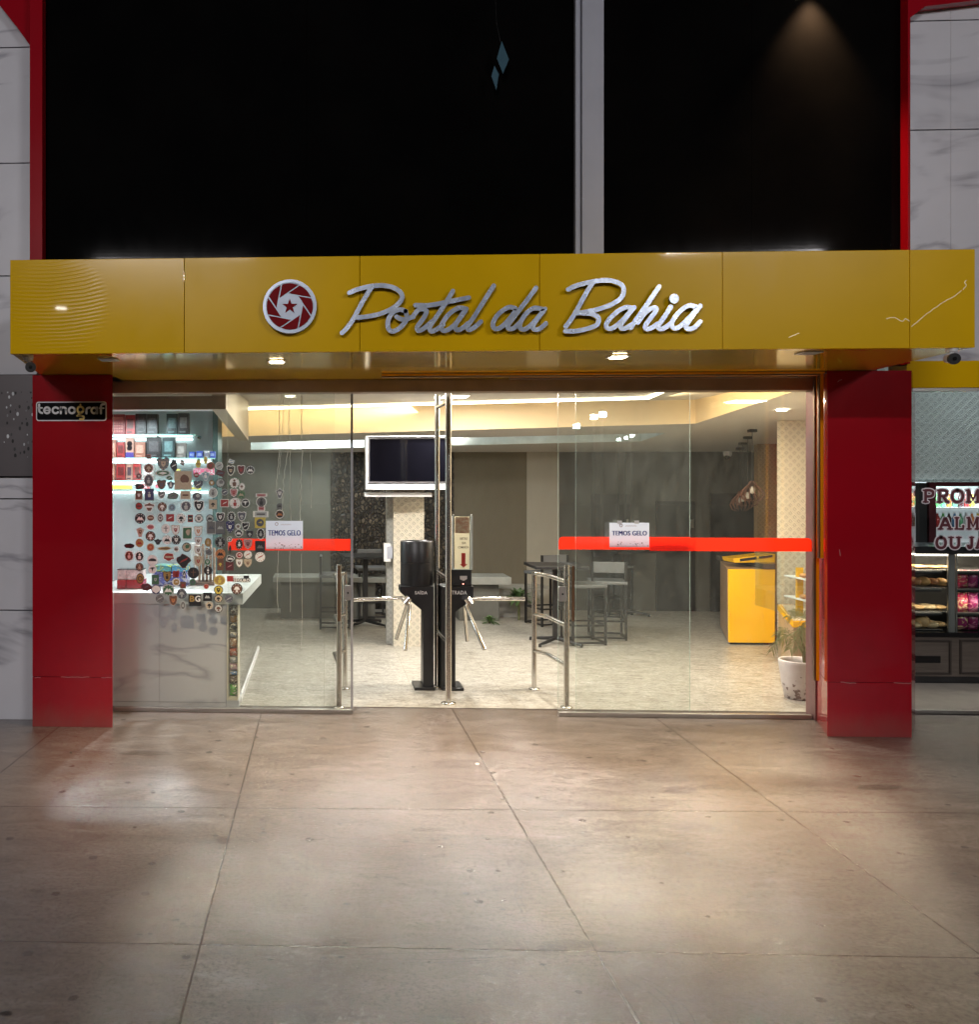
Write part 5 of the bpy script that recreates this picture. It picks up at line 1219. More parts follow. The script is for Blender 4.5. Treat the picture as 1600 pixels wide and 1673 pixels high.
# display case between column and glass
q1, q2 = aZ(1272, 1075, 0), aZ(1345, 1120, 0)
YD = 8.9
dc = thing('glass_display_case', 'glass pastry case with yellow trim behind the potted plant', 'display case', (X(1310, YD), YD, 0))
xd0, xd1 = X(1297, YD), X(1330, YD) ; xb0 = X(1272, 10.1)
zt0, zt1 = Z(1297, 1025, YD), Z(1297, 1018, YD)
MB().hexa([(xd0, YD, .004), (xd1 + .25, YD, .004), (xd1 + .4, 10.1, .004), (xb0, 10.1, .004)], [(xd0, YD, zt0), (xd1 + .25, YD, zt0), (xd1 + .4, 10.1, zt0), (xb0, 10.1, zt0)]).build('cabinet', mat('beige_veneer', (.36, .27, .18), .4), dc)
MB().hexa([(xd0 - .012, YD - .01, zt0 + .002), (xd1 + .25, YD - .01, zt0 + .002), (xd1 + .4, 10.1, zt0 + .002), (xb0 - .01, 10.1, zt0 + .002)], [(xd0 - .012, YD - .01, zt1 + .02), (xd1 + .25, YD - .01, zt1 + .02), (xd1 + .4, 10.1, zt1 + .02), (xb0 - .01, 10.1, zt1 + .02)]).build('trim', YMAT, dc)
MB().hexa([(xd0 + .01, YD + .02, zt1 + .0205), (xd1 + .24, YD + .02, zt1 + .0205), (xd1 + .38, 10.05, zt1 + .0205), (xb0 + .015, 10.05, zt1 + .0205)], [(xd0 + .01, YD + .02, zt1 + .0245), (xd1 + .24, YD + .02, zt1 + .0245), (xd1 + .38, 10.05, zt1 + .0245), (xb0 + .015, 10.05, zt1 + .0245)]).build('worktop', mat('beige_worktop', (.45, .4, .32), .3), dc)
zg = Z(1320, 905, YD)
gx = X(1312, YD + .1)
MB().hexa([(gx, YD + .05, zt1 + .025), (gx + .01, YD + .05, zt1 + .025), (gx + .02, 10.0, zt1 + .025), (gx + .01, 10.0, zt1 + .025)], [(gx, YD + .05, zg), (gx + .01, YD + .05, zg), (gx + .02, 10.0, zg), (gx + .01, 10.0, zg)]).build('side_glass', GLASSI, dc)
MB().box(gx + .012, xd1 + .2, YD + .05, YD + .058, zt1 + .025, zg).build('front_glass', GLASSI, dc)
for v in (985, 950): MB().box(gx + .02, xd1 + .2, YD + .08, YD + .5, Z(1320, v, YD), Z(1320, v, YD) + .012).build('shelf', WHITE, dc)
MB().box(X(1302, YD + .3), X(1313, YD + .3), YD + .3, YD + .32, zt1 + .025, Z(1307, 932, YD)).build('yellow_panel', YMAT, dc)
rp_ = random.Random(9)
for i in range(7):
    zq = Z(1320, 985 if i < 4 else 950, YD) + .014; xq = gx + .06 + .07 * (i % 4)
    o = MB().ball((xq, YD + .2, zq + .022), .035, .05, .022, 12, 8).build('bread_roll', mat('baked_crust', (.42, .2, .07), .5, var=.3, vs=30))
    tag(o, 'small bread roll on a shelf of the glass case behind the plant', 'bread roll', 'rolls in the glass case behind the plant')
# potted plant
pp = aZ(1304, 1148, 0.004); pr_ = px(1304, pp.y + .1) ; pcy = pp.y + .17
pt_ = thing('potted_plant', 'slender palm in a chipped white pot beside the plain red pillar', 'plant', (pp.x, pcy, .004))
s = px(1304, pcy); Rt = 30.5 * s; xc_ = X(1306, pcy)
MB().lathe([(Rt * .6, 0), (Rt * .7, .01), (Rt * .86, .14), (Rt * .98, .3), (Rt, Z(1306, 1078, pcy) - .01), (Rt * .96, Z(1306, 1078, pcy)), (Rt * .9, Z(1306, 1078, pcy) - .005), (Rt * .88, Z(1306, 1078, pcy) - .06)], (xc_, pcy, .004), 40).build('pot', None, pt_)
m, t, b = base('chipped_white_pot')
n1 = noise(t, coords(t), 26, 3, .5); sp = t.nodes.new('ShaderNodeSeparateXYZ'); g_ = t.nodes.new('ShaderNodeNewGeometry'); t.links.new(g_.outputs['Position'], sp.inputs[0])
thr = math_(t, 'MULTIPLY_ADD', sp.outputs[2], .9, .49); ch = math_(t, 'GREATER_THAN', n1, thr)
t.links.new(mixc(t, ch, ramp(t, noise(t, coords(t), 6), [(.3, (.46, .42, .42)), (.7, (.6, .56, .56))]), (.16, .13, .12)), b.inputs['Base Color']); b.inputs['Roughness'].default_value = .5
pot = [o for o in bpy.data.objects if o.name.startswith('pot') and o.parent == pt_][0]; pot.data.materials.clear(); pot.data.materials.append(m)
ztp = Z(1306, 1078, pcy)
MB().lathe([(Rt * .87, 0), (Rt * .5, .012)], (xc_, pcy, ztp - .05), 24).build('soil', mat('soil', (.03, .02, .015), .9, bs=60), pt_)
stems = [[(1316, 1085), (1315, 1060), (1309, 1040), (1307, 1022)], [(1319, 1085), (1320, 1060), (1324, 1035), (1318, 1010)], [(1314, 1085), (1312, 1065), (1300, 1045), (1290, 1036)]]
mb = MB()
for i, s_ in enumerate(stems): mb.tube([aY(u, v, pcy - .04 + .04 * i) for u, v in s_], [.009, .008, .005, .003], 8)
mb.build('stem', STEM, pt_)
fr = MB(); rr_ = random.Random(5)
def frond(pts, n, L, yy):
    P = catmull([tuple(aY(u, v, yy)) for u, v in pts], 6); fr.tube(P, .0025, 5)
    m_ = len(P)
    for k in range(2, m_):
        tdir = (P[k] - P[k - 1]).normalized()
        for sd in (-1, 1):
            up = Vector((tdir.z, 0, -tdir.x)) * sd
            d_ = (up * .75 + tdir * .75 + Vector((0, rr_.uniform(-.5, .5), -.25))).normalized(); l = L * (1 - .5 * abs(k / m_ - .5)) * rr_.uniform(.8, 1.15)
            nn = d_.cross(Vector((0, 1, 0))).normalized() * .0028; a = P[k]; b_ = a + d_ * l * .5 ; c = a + d_ * l + Vector((0, 0, -.02))
            fr.face([a - nn * .4, a + nn * .4, b_ + nn, b_ - nn]); fr.face([b_ - nn, b_ + nn, c])
for pts, L, yy in (([(1307, 1024), (1296, 1036), (1287, 1040), (1279, 1046)], .09, pcy - .1), ([(1290, 1037), (1278, 1040), (1268, 1050), (1262, 1062)], .08, pcy - .12), ([(1307, 1024), (1302, 1040), (1296, 1052), (1291, 1060)], .1, pcy - .06), ([(1307, 1024), (1313, 1038), (1318, 1050), (1321, 1062)], .1, pcy - .05), ([(1318, 1012), (1306, 1006), (1296, 1004), (1288, 1008)], .08, pcy), ([(1318, 1012), (1312, 1002), (1303, 999), (1294, 1000)], .07, pcy + .05), ([(1318, 1012), (1324, 1008), (1329, 1012), (1334, 1022)], .09, pcy + .02), ([(1307, 1024), (1312, 1030), (1307, 1046), (1305, 1058)], .1, pcy - .02), ([(1290, 1036), (1284, 1030), (1276, 1030), (1270, 1036)], .07, pcy - .08), ([(1318, 1012), (1316, 1020), (1311, 1026), (1308, 1034)], .08, pcy)):
    frond(pts, 8, L, yy)
fr.build('fronds', LEAFP, pt_)
# ================================================================== TURNSTILES
TY = 8.39
def g2(u, v, Y=TY): return tuple(aY(u, v, Y).xz)
LETW = mat('white_lettering', (.8, .8, .8), .4)
def turnstile(lab, poly, side, cu0, cu1, base_u, txt, tb, hub, arms):
    t = thing('turnstile', lab, 'turnstile', (X((base_u[0] + base_u[1]) / 2, TY), TY, 0), 'tripod turnstiles')
    MB().prismY([g2(u, v) for u, v in poly], TY, TY + .2).build('cabinet', BLK, t, bevel=.004)
    MB().box(X(base_u[0], TY), X(base_u[1], TY), TY - .05, TY + .25, .004, .03).build('base_plate', BLK, t, bevel=.003)
    mb = MB(); fit_text(mb, txt, tb[0], tb[1], tb[2], tb[3], TY, .02, .0005, -.0008); mb.build('lettering', LETW, t)
    hc = aY(*hub, TY - .03); h2 = aY(hub[0] - side * 5, hub[1] - 6, TY - .03)
    h = MB().tube([h2, hc + (hc - h2) * .6], [.034, .04], 20).build('hub', STEEL, t)
    for (p, q, y0, y1) in arms:
        a, b = aY(*p, y0), aY(*q, y1); MB().tube([hc, a, b], .0175, 14).build('arm', STEEL, t)
    return t
t1 = turnstile('black turnstile lettered SAÍDA with a round black bin on top', [(654, 958), (709, 958), (709, 1127), (691.5, 1127), (691.5, 999), (656, 969.5), (654, 967)], -1, 0, 0, (677, 710), 'SAÍDA', (678, 698.5, 964.5, 971), (664, 982),
    [((657, 977), (578, 980), TY - .03, TY - .1), ((669.5, 990), (662.5, 1062), TY - .06, TY - .32), ((665, 990), (647.5, 1044), TY + .0, TY + .12)])
t2 = turnstile('black turnstile lettered ENTRADA carrying the clear card dispenser', [(721, 958), (774, 958), (774, 978), (744.5, 1000), (744.5, 1127), (721, 1127)], 1, 0, 0, (722, 757), 'ENTRADA', (729, 763, 965, 971), (767, 983),
    [((774, 978), (858, 978.5), TY - .03, TY - .1), ((762, 991), (792, 1061), TY - .06, TY - .32), ((759, 991), (763.5, 1047), TY + .0, TY + .12)])
# bin
cx_ = X(681.5, TY + .1); r_ = 27 * px(681, TY); zb_ = Z(681, 958, TY) + .001; ztc = Z(681, 884, TY); zm = Z(681, 921, TY)
bn = thing('card_bin', 'round black bin standing on the SAÍDA turnstile', 'bin', (cx_, TY + .1, zb_))
MB().lathe([(r_, 0), (r_, zm - zb_ - .002)], (cx_, TY + .12, zb_), 48, 1, .8).build('lower_ring', BLK, bn)
MB().lathe([(r_ * 1.005, 0), (r_ * 1.005, ztc - zm - .012), (r_ * .97, ztc - zm - .004), (r_ * .93, ztc - zm - .004), (r_ * .92, ztc - zm - .03)], (cx_, TY + .12, zm), 48, 1, .8).build('upper_ring', BLK, bn)
# dispenser
dp = thing('card_dispenser', 'clear acrylic card dispenser with red arrow on the ENTRADA turnstile', 'dispenser', (X(755, TY), TY, Z(755, 958, TY)))
MB().box(X(736, TY), X(771, TY), TY + .01, TY + .17, Z(755, 957.5, TY), Z(755, 931, TY)).build('base_box', BLK, dp, bevel=.004)
MB().prismY([g2(752, 941), (g2(763.5, 941)), g2(763.5, 946), g2(758, 949), g2(752, 946.5)], TY + .006, TY + .0095).build('slot_plate', mat('pale_plate', (.55, .52, .5), .4), dp)
MB().tube([aY(757, 954, TY + .0095), aY(757, 954, TY + .006)], .006, 12).build('button', glow('red_led', (1, .25, .2), 3), dp)
PAPR = m_sheet('cream_print', (.85, .7, .48), .5)
MB().face([(X(743.5, TY), TY + .03, Z(755, 930.5, TY)), (X(768, TY), TY + .03, Z(755, 930.5, TY)), (X(768, TY), TY + .03, Z(755, 844, TY)), (X(743.5, TY), TY + .03, Z(755, 844, TY))]).build('printed_sheet', PAPR, dp)
ph = m_grunge('food_photo_print', (.75, .62, .42), (.5, .13, .05), 26, .5, (1, 1, 1.4))
MB().box(X(744.5, TY), X(767.5, TY), TY + .027, TY + .0298, Z(755, 871.5, TY), Z(755, 845, TY)).build('food_photo', ph, dp)
mb = MB()
BR = mat('brown_ink', (.12, .06, .04), .5)
for s, u0, u1, v0, v1 in (('RETIRE', 752, 764, 878, 882), ('SUA', 755, 761.5, 885, 889), ('COMANDA', 748.5, 766, 892, 896)): fit_text(mb, s, u0, u1, v0, v1, TY + .0275, .01, .0003, 0)
mb.build('lettering', BR, dp)
MB().prismY([g2(755, 904), g2(761.5, 904), g2(761.5, 922), g2(765, 922), g2(758.3, 928), g2(752, 922), g2(755, 922)], TY + .0265, TY + .0297).build('red_arrow', mat('arrow_red', (.6, .03, .02), .4), dp)
mb = MB(); mb.box(X(740, TY), X(772.5, TY), TY + .012, TY + .015, Z(755, 931, TY) + .001, Z(755, 842.5, TY)); mb.build('acrylic_front', GLASSI, dp)
CLE = mat('acrylic_edge', (.75, .74, .7), .15)
for u0, u1 in ((739.5, 742), (770, 773)): MB().box(X(u0, TY), X(u1, TY), TY + .016, TY + .05, Z(755, 931, TY) + .001, Z(755, 843, TY)).build('acrylic_side', CLE, dp)
for u in (741.5, 771): MB().ball((X(u, TY), TY + .02, Z(755, 842, TY) + .004), .0065).build('cap', CLE, dp)
# -------- steel guard rails
def flange(mb, x, y, r=.048): mb.lathe([(r, 0), (r, .008), (r * .6, .014)], (x, y, .004), 24)
PR = .0195
tg = thing('divider_rail', 'tall stainless divider of two posts rising to the header between the turnstiles', 'rail', (X(733, 7.87), 7.87, .004))
P1 = Vector((X(732.8, 7.87), 7.87, 0)); P2 = Vector((X(714.5, 8.5), 8.5, 0))
for p in (P1, P2):
    po = MB().tube([(p.x, p.y, .005), (p.x, p.y, cz(p.y) - .003 if p is P2 else 2.73)], .0265 if p is P1 else .024, 20).build('post', STEEL, tg)
    mb = MB(); flange(mb, p.x, p.y, .062); mb.build('floor_flange', STEEL, po)
for v1 in (656, 946, 1050):
    z = Z(728, v1, P1.y); MB().tube([(P1.x, P1.y, z), (P2.x, P2.y, z)], .017, 14).build('cross_rail', STEEL, tg)
# the second post's dark companion upright
def guard(lab, fp, bpv, kx, rows, tf, tb):
    a, b = aZ(*fp, .004), aZ(*bpv, .004)
    t = thing('guard_rail', lab, 'rail', (a.x, a.y, .004), 'low stainless guard rails')
    for p, vt in ((a, tf), (b, tb)):
        uu = fp[0] if p is a else bpv[0]
        zt = Z(uu, vt, p.y); po = MB().tube([(p.x, p.y, .005), (p.x, p.y, zt)], PR * 1.15, 18).build('post', STEEL, t)
        mb = MB(); flange(mb, p.x, p.y, .05); mb.build('floor_flange', STEEL, po)
    for vb, vf in rows:
        zb, zf = Z(bpv[0], vb, b.y), Z(fp[0], vf, a.y); kn = b.lerp(a, .22); kn.x = b.x + kx
        z = zb
        MB().tube([(b.x, b.y, z), (kn.x, kn.y, z), (a.x, a.y, z)], PR * .9, 14).build('cross_rail', STEEL, t)
    mb = MB()
    for vf in (940, 1002): zc = Z(fp[0], vf, a.y); mb.tube([(a.x, a.y - .012, zc), (a.x, a.y - .034, zc)], .012, 10)
    mb.build('glass_clamp', STEEL, t)
guard('low stainless guard rail beside the SAÍDA turnstile', (554, 1156), (563.5, 1125), -.1, ((937, 948), (1003, 1018), (1063, 1085)), 922, 934)
guard('low stainless guard rail beside the ENTRADA turnstile arm', (926, 1156), (873, 1126), .08, ((937, 948), (1003, 1020), (1063, 1086)), 923, 934)
for par, u in ((p2, 554), (p3, 935.5)):
    Yh = YG + .02; MB().tube([(X(u, Yh), Yh - .02, Z(u, 1014, Yh)), (X(u, Yh), Yh - .02, Z(u, 924, Yh))], .011, 14).build('pull_handle', BRONZE, par)

# ================================================================== PHONE ACCESSORY SHOP BEHIND THE STICKERS
YQ = 7.64
lc = thing('marble_counter', 'grey marble counter with white top behind the sticker glass', 'counter', (X(290, YQ), YQ, .004))
xl0, xr0 = X(150, YQ), X(370, YQ); zc0 = Z(300, 986.5, YQ); zc1 = Z(300, 968, YQ); zpl = Z(300, 1147, YQ)
xm = X(261, YQ)
for x0, x1 in ((xl0, xm - .001), (xm + .001, xr0)):
    MB().box(x0, x1, YQ, YQ + .3, zpl + .0015, zc0 - .002).build('front_slab', MARBC, lc)
    MB().box(x0, x1, YQ + .002, YQ + .3, .006, zpl - .0015).build('plinth_slab', MARBC, lc)
e1, e2 = aY(397, 987, YQ - .02), aZ(427, 938, zc1)
mb = MB(); mb.hexa([(xl0, YQ - .02, zc0), (e1.x, YQ - .02, zc0), (e2.x, e2.y, zc0), (xl0, e2.y, zc0)], [(xl0, YQ - .02, zc1), (e1.x, YQ - .02, zc1), (e2.x, e2.y, zc1), (xl0, e2.y, zc1)])
mb.build('worktop', mat('white_worktop', (.52, .55, .54), .3, var=.03), lc, bevel=.003)
s1, s2 = aZ(391, 1146, .006), aZ(421, 1062, .006)
MB().hexa([(s1.x, s1.y, .006), (s1.x + .02, s1.y, .006), (s2.x + .02, s2.y, .006), (s2.x, s2.y, .006)], [(s1.x, s1.y, .05), (s1.x + .02, s1.y, .05), (s2.x + .02, s2.y, .05), (s2.x, s2.y, .05)]).build('skirting', WHITE, lc)
MB().box(xl0, X(380, e2.y), e2.y - .12, e2.y - .04, .006, zc0 - .002).build('rear_support', WHITEG, lc)
# snack rack set in the counter end
rkx0, rkx1 = X(370.5, YQ), X(389, YQ); zr0, zr1 = Z(380, 1144, YQ), Z(380, 987.5, YQ)
sr_ = thing('snack_rack', 'narrow upright snack rack at the end of the marble counter', 'rack', ((rkx0 + rkx1) / 2, YQ, zr0))
CRM = mat('cream_frame', (.62, .58, .45), .4)
MB().box(rkx0, rkx0 + .014, YQ, YQ + .16, zr0, zr1).box(rkx1 - .006, rkx1, YQ, YQ + .16, zr0, zr1).box(rkx0 + .015, rkx1 - .007, YQ, YQ + .16, zr0, zr0 + .02).box(rkx0, rkx1, YQ + .161, YQ + .17, zr0, zr1).build('frame', CRM, sr_)
MB().box(rkx0, rkx1 + .008, YQ + .002, YQ + .3, .006, zr0 - .002).build('plinth', MARBC, sr_)
packs = [(990, 1006, (.09, .06, .04), 'dark brown'), (1007, 1019, (.5, .25, .06), 'orange and brown'), (1020, 1032, (.015, .015, .02), 'black'), (1034, 1043, (.4, .42, .45), 'silver'), (1044, 1060, (.45, .22, .1), 'tan'), (1061, 1074, (.45, .08, .04), 'red'), (1075, 1085, (.4, .42, .42), 'grey striped'), (1086, 1097, (.6, .35, .4), 'pink and white'), (1098, 1105, (.15, .3, .55), 'blue'), (1106, 1119, (.12, .08, .06), 'brown'), (1120, 1139, (.1, .4, .06), 'green')]
def packet(x0, x1, y, z0, z1, m, dpt=.05):
    mb = MB(); n = 5; w_ = x1 - x0; h_ = z1 - z0; rows_ = []
    mb.sm = True
    for j in range(n + 1):
        row = []
        for i in range(n + 1):
            s, q = i / n, j / n; pf = (math.sin(math.pi * s) ** .6) * (math.sin(math.pi * q) ** .5) if 0 < s < 1 and 0 < q < 1 else 0
            row.append((x0 + w_ * s, y - dpt * .5 * pf, z0 + h_ * q))
        rows_.append(row)
    vs = [p for r in rows_ for p in r] + [(p[0], 2 * y - p[1] + .004, p[2]) for r in rows_ for p in r]; N_ = (n + 1) ** 2; fs = []
    for j in range(n):
        for i in range(n):
            a_ = j * (n + 1) + i; fs += [(a_, a_ + 1, a_ + n + 2, a_ + n + 1), (N_ + a_ + n + 1, N_ + a_ + n + 2, N_ + a_ + 1, N_ + a_)]
    for i in range(n): fs += [(i, N_ + i, N_ + i + 1, i + 1), (n * (n + 1) + i + 1, N_ + n * (n + 1) + i + 1, N_ + n * (n + 1) + i, n * (n + 1) + i)]
    for j in range(n): fs += [(j * (n + 1), (j + 1) * (n + 1), N_ + (j + 1) * (n + 1), N_ + j * (n + 1)), (j * (n + 1) + n, N_ + j * (n + 1) + n, N_ + (j + 1) * (n + 1) + n, (j + 1) * (n + 1) + n)]
    mb.add(vs, fs); return mb
def m_packet(name, col, c2=(.8, .75, .6), sc_=25):
    if name in MC: return MC[name]
    m, t, b = base(name); n = noise(t, coords(t, (1, 1, 1.6)), sc_, 3, .6, 1.5)
    t.links.new(ramp(t, n, [(.46, col), (.52, tuple(q * .5 for q in col)), (.6, c2)]), b.inputs['Base Color']); b.inputs['Roughness'].default_value = .25
    MC[name] = m; return m
for v0, v1, c, nm in packs:
    o = packet(rkx0 + .018, rkx1 - .01, YQ + .06, Z(380, v1, YQ), Z(380, v0, YQ), None, .05).build('snack_packet', m_packet('packet_' + nm.replace(' ', '_'), c))
    tag(o, nm + ' snack packet stacked in the upright rack', 'snack packet', 'packets in the snack rack')
# wood soffit over the shop
YW = 7.74
zs0, zs1 = Z(270, 669, YW), 2.614
sf = thing('wood_soffit', 'pale wooden bulkhead over the phone accessory shop', 'bulkhead', (X(270, YW), YW, zs0))
f1, f2 = aY(355, 670, YW), Vector((X(406, 10.6), 10.6, Z(406, 720, 10.6)))
f3 = aY(369, 645, YW)
for x0, x1 in ((-3.2, X(270, YW) - .001), (X(270, YW) + .001, f3.x)):
    MB().box(x0, x1, YW, YW + .02, zs0, zs1).build('front_board', mat('tan_wood', (.3, .22, .15), .45), sf)
MB().hexa([(f3.x - .12, YW + .021, zs0), (f3.x, YW + .021, zs0), (f2.x, f2.y, f2.z), (f2.x - .12, f2.y, f2.z)], [(f3.x - .12, YW + .021, zs1 + .1), (f3.x, YW + .021, zs1 + .1), (f2.x, f2.y, zs1 + .2), (f2.x - .12, f2.y, zs1 + .2)]).build('side_board', WOODL, sf)
MB().box(-3.2, f3.x - .14, YW + .03, YW + .6, zs0 + .03, zs0 + .05).build('underside', WHITE, sf)
# back wall of the shop with shelves
YZ = 9.5
xs1 = X(353, YZ)
bw = tag(MB().box(-3.2, xs1, YZ, YZ + .08, .005, Z(300, 660, YZ)).build('shop_back_wall', mat('ice_blue_panel', (.5, .56, .58), .35, var=.06, vs=2)), 'pale blue back panel of the phone accessory shop', 'wall')
tag(MB().box(xs1 + .001, X(356, YZ - .3), YZ - .3, YZ + .08, .005, Z(300, 668, YZ)).build('partition_edge', mat('dark_teal_edge', (.05, .1, .1), .3)), 'dark upright edge of the blue shop partition', 'post')
SHV = [(709.5, 322), (748, 352), (785, 322), (800, 352)]
for i, (v, ue_) in enumerate(SHV):
    z = Z(260, v, 9.0); t = thing('glass_shelf', ORD[i] + ' glass shelf from the top behind the sticker glass', 'shelf', (X(250, 9), 9.0, z - .012), 'glass shelves of the phone shop')
    mb = MB(); mb.box(-3.1, X(ue_ - 4, 9.0), 9.0, YZ - .002, z - .012, z); mb.m[2] = 1; mb.m[5] = 1; mb.build('pane', [GLASSI, TEALE], t)
    MB().box(-3.1, X(ue_ - 8, 9.45), YZ - .04, YZ - .015, z - .04, z - .02).build('led_bar', LEDC, t)
    for uu in (259, 325): MB().tube([(X(uu, 9.42), YZ - .002, z - .02), (X(uu, 9.42), 9.35, z - .02)], .008, 8).build('bracket', BLK, t)
RB = [(177, 204, 677, 0, 'red_reflection', 'reflection-tinted dark red box with a number pad picture'), (205, 220.5, 678, 0, 'red_reflection2', 'plain reflection-tinted red box'), (221, 239, 676, 0, 'mblk', 'black box beside the plain red one'), (240, 257, 676.5, 0, 'mblk2', 'tall black box next to the gap'), (272, 290, 676, 0, 'mteal', 'dark teal box'), (291, 308.5, 675, 0, 'mgrey', 'charcoal box with a loudspeaker picture'),
      (176, 189.5, 718, 1, 'brown_reflection', 'reflection-tinted brown carton at the pillar end'), (190.5, 203.5, 722.5, 1, 'red_reflection', 'small reflection-tinted red carton'), (205, 218.5, 716, 1, 'brown_reflection2', 'reflection-tinted tan and navy box with two black rounds'), (219.5, 237.5, 722, 1, 'brown_reflection', 'reflection-tinted brown and red box with a handle'), (239, 263, 714, 1, 'mblk', 'wide black box'), (265, 285.5, 714, 1, 'mteal', 'dark teal bag with white print'), (287, 303, 724, 1, 'mgrey2', 'grey box with a slanting picture'), (309, 318, 738, 1, 'mblu', 'small blue tub'), (321, 331, 737, 1, 'mblu', 'blue tub in the middle'), (333.5, 341, 736.5, 1, 'mwht', 'white tub'), (343, 351, 737.5, 1, 'mblu', 'blue tub at the partition'),
      (177, 188.5, 757.5, 2, 'brown_reflection', 'reflection-tinted brown hanging pack'), (190, 204.5, 757.5, 2, 'red_reflection', 'reflection-tinted red pack with a large window'), (206, 216.5, 758, 2, 'brown_reflection2', 'reflection-tinted tan pack with oval window'), (217.5, 230, 757.5, 2, 'red_reflection2', 'reflection-tinted red pack with square window'), (231, 251, 758.5, 2, 'mgrey2', 'grey pack behind the pink sticker')]
BC = {'red_reflection': ((.22, .02, .02), (.08, .01, .01)), 'red_reflection2': ((.3, .02, .02), (.1, .015, .01)), 'mblk': ((.014, .013, .015), (.07, .065, .07)), 'mblk2': ((.018, .02, .024), (.09, .1, .11)), 'mteal': ((.02, .045, .05), (.12, .22, .23)), 'mgrey': ((.05, .055, .06), (.2, .22, .23)), 'mgrey2': ((.2, .19, .18), (.42, .4, .38)), 'brown_reflection': ((.22, .09, .06), (.4, .2, .15)), 'brown_reflection2': ((.3, .16, .12), (.04, .02, .03)), 'mblu': ((.05, .1, .45), (.3, .4, .7)), 'mwht': ((.65, .68, .72), (.4, .45, .6))}  # red and brown tones carry the painted reflection of the red pillar
for u0, u1, v0, si, k, lab in RB:
    zs = Z(260, SHV[si][0], 9.0) + .001; yb_ = 9.05 + (u0 * 7 % 5) * .008
    x0, x1 = X(u0, yb_), X(u1, yb_); z1_ = Z((u0 + u1) / 2, v0, yb_)
    t = thing('product_box', lab + ' on the ' + ORD[si] + ' glass shelf', 'box', ((x0 + x1) / 2, yb_, zs), 'boxed goods on the phone shop shelves')
    MB().box(x0, x1, yb_, yb_ + .09, zs, z1_).build('carton', mat('carton_' + k, BC[k][0], .35, var=.2, vs=12), t, bevel=.002)
    hh = z1_ - zs; ww = x1 - x0; a2 = mat('label_' + k, BC[k][1], .35, var=.3, vs=30)
    if 'number pad' in lab:
        mb = MB(); mb.box(x0 + ww * .2, x0 + ww * .9, yb_ - .0015, yb_ - .0004, zs + hh * .72, zs + hh * .86)
        for i in range(5):
            for j in range(4): mb.box(x0 + ww * (.2 + .145 * i), x0 + ww * (.29 + .145 * i), yb_ - .0015, yb_ - .0004, zs + hh * (.14 + .13 * j), zs + hh * (.21 + .13 * j))
        mb.build('key_print', mat('pale_red_print', (.5, .15, .12), .4), t)
    elif 'two black' in lab:
        for q in (.5, .72): MB().tube([((x0 + x1) / 2, yb_ - .0015, zs + hh * q), ((x0 + x1) / 2, yb_ - .0003, zs + hh * q)], ww * .32, 20).build('speaker_print', PLB, t)
        MB().box(x0 + .001, x1 - .001, yb_ - .0013, yb_ - .0003, zs + .003, zs + hh * .28).build('navy_band', mat('navy_band', (.03, .02, .15), .4), t)
    elif hh > .08:
        mb = MB(); mb.box(x0 + ww * .18, x1 - ww * .18, yb_ - .0015, yb_ - .0004, zs + hh * .3, zs + hh * .8); mb.box(x0 + ww * .12, x1 - ww * .3, yb_ - .0015, yb_ - .0004, zs + hh * .08, zs + hh * .16); mb.build('front_print', a2, t)
    else: MB().box(x0 + ww * .15, x1 - ww * .15, yb_ - .0015, yb_ - .0004, zs + hh * .3, zs + hh * .7).build('front_print', a2, t)
# price strip, coloured packs on the lowest shelf
zs4 = Z(260, 800, 9.0)
tag(MB().box(X(176, 8.99), X(216, 8.99), 8.985, 8.995, Z(200, 799, 8.99), Z(200, 793, 8.99)).build('price_strip', mat('strip_yellow', (.75, .7, .08), .4)), 'yellow price strip on the lowest shelf edge', 'price strip')
for u0, u1, v0, v1, c, lab in ((222, 245, 790, 799, (.75, .15, .18), 'red and white packet on the lowest shelf'), (254, 263, 789, 797, (.7, .1, .16), 'small red packet on the lowest shelf'), (311, 328, 796, 803, (.8, .75, .1), 'yellow arrow card on the lowest shelf'), (316, 350, 765, 776, (.7, .16, .28), 'pink and blue packet hanging above the lowest shelf'), (286, 294, 766, 772, (.75, .7, .1), 'small yellow tag below the second shelf')):
    o = MB(); rectY(o, u0, u1, v0, v1, 9.02, .03); tag(o.build('accessory_pack', m_packet('acc_%d' % u0, c, (.8, .8, .85))), lab, 'packet', 'small packs by the lowest shelf')
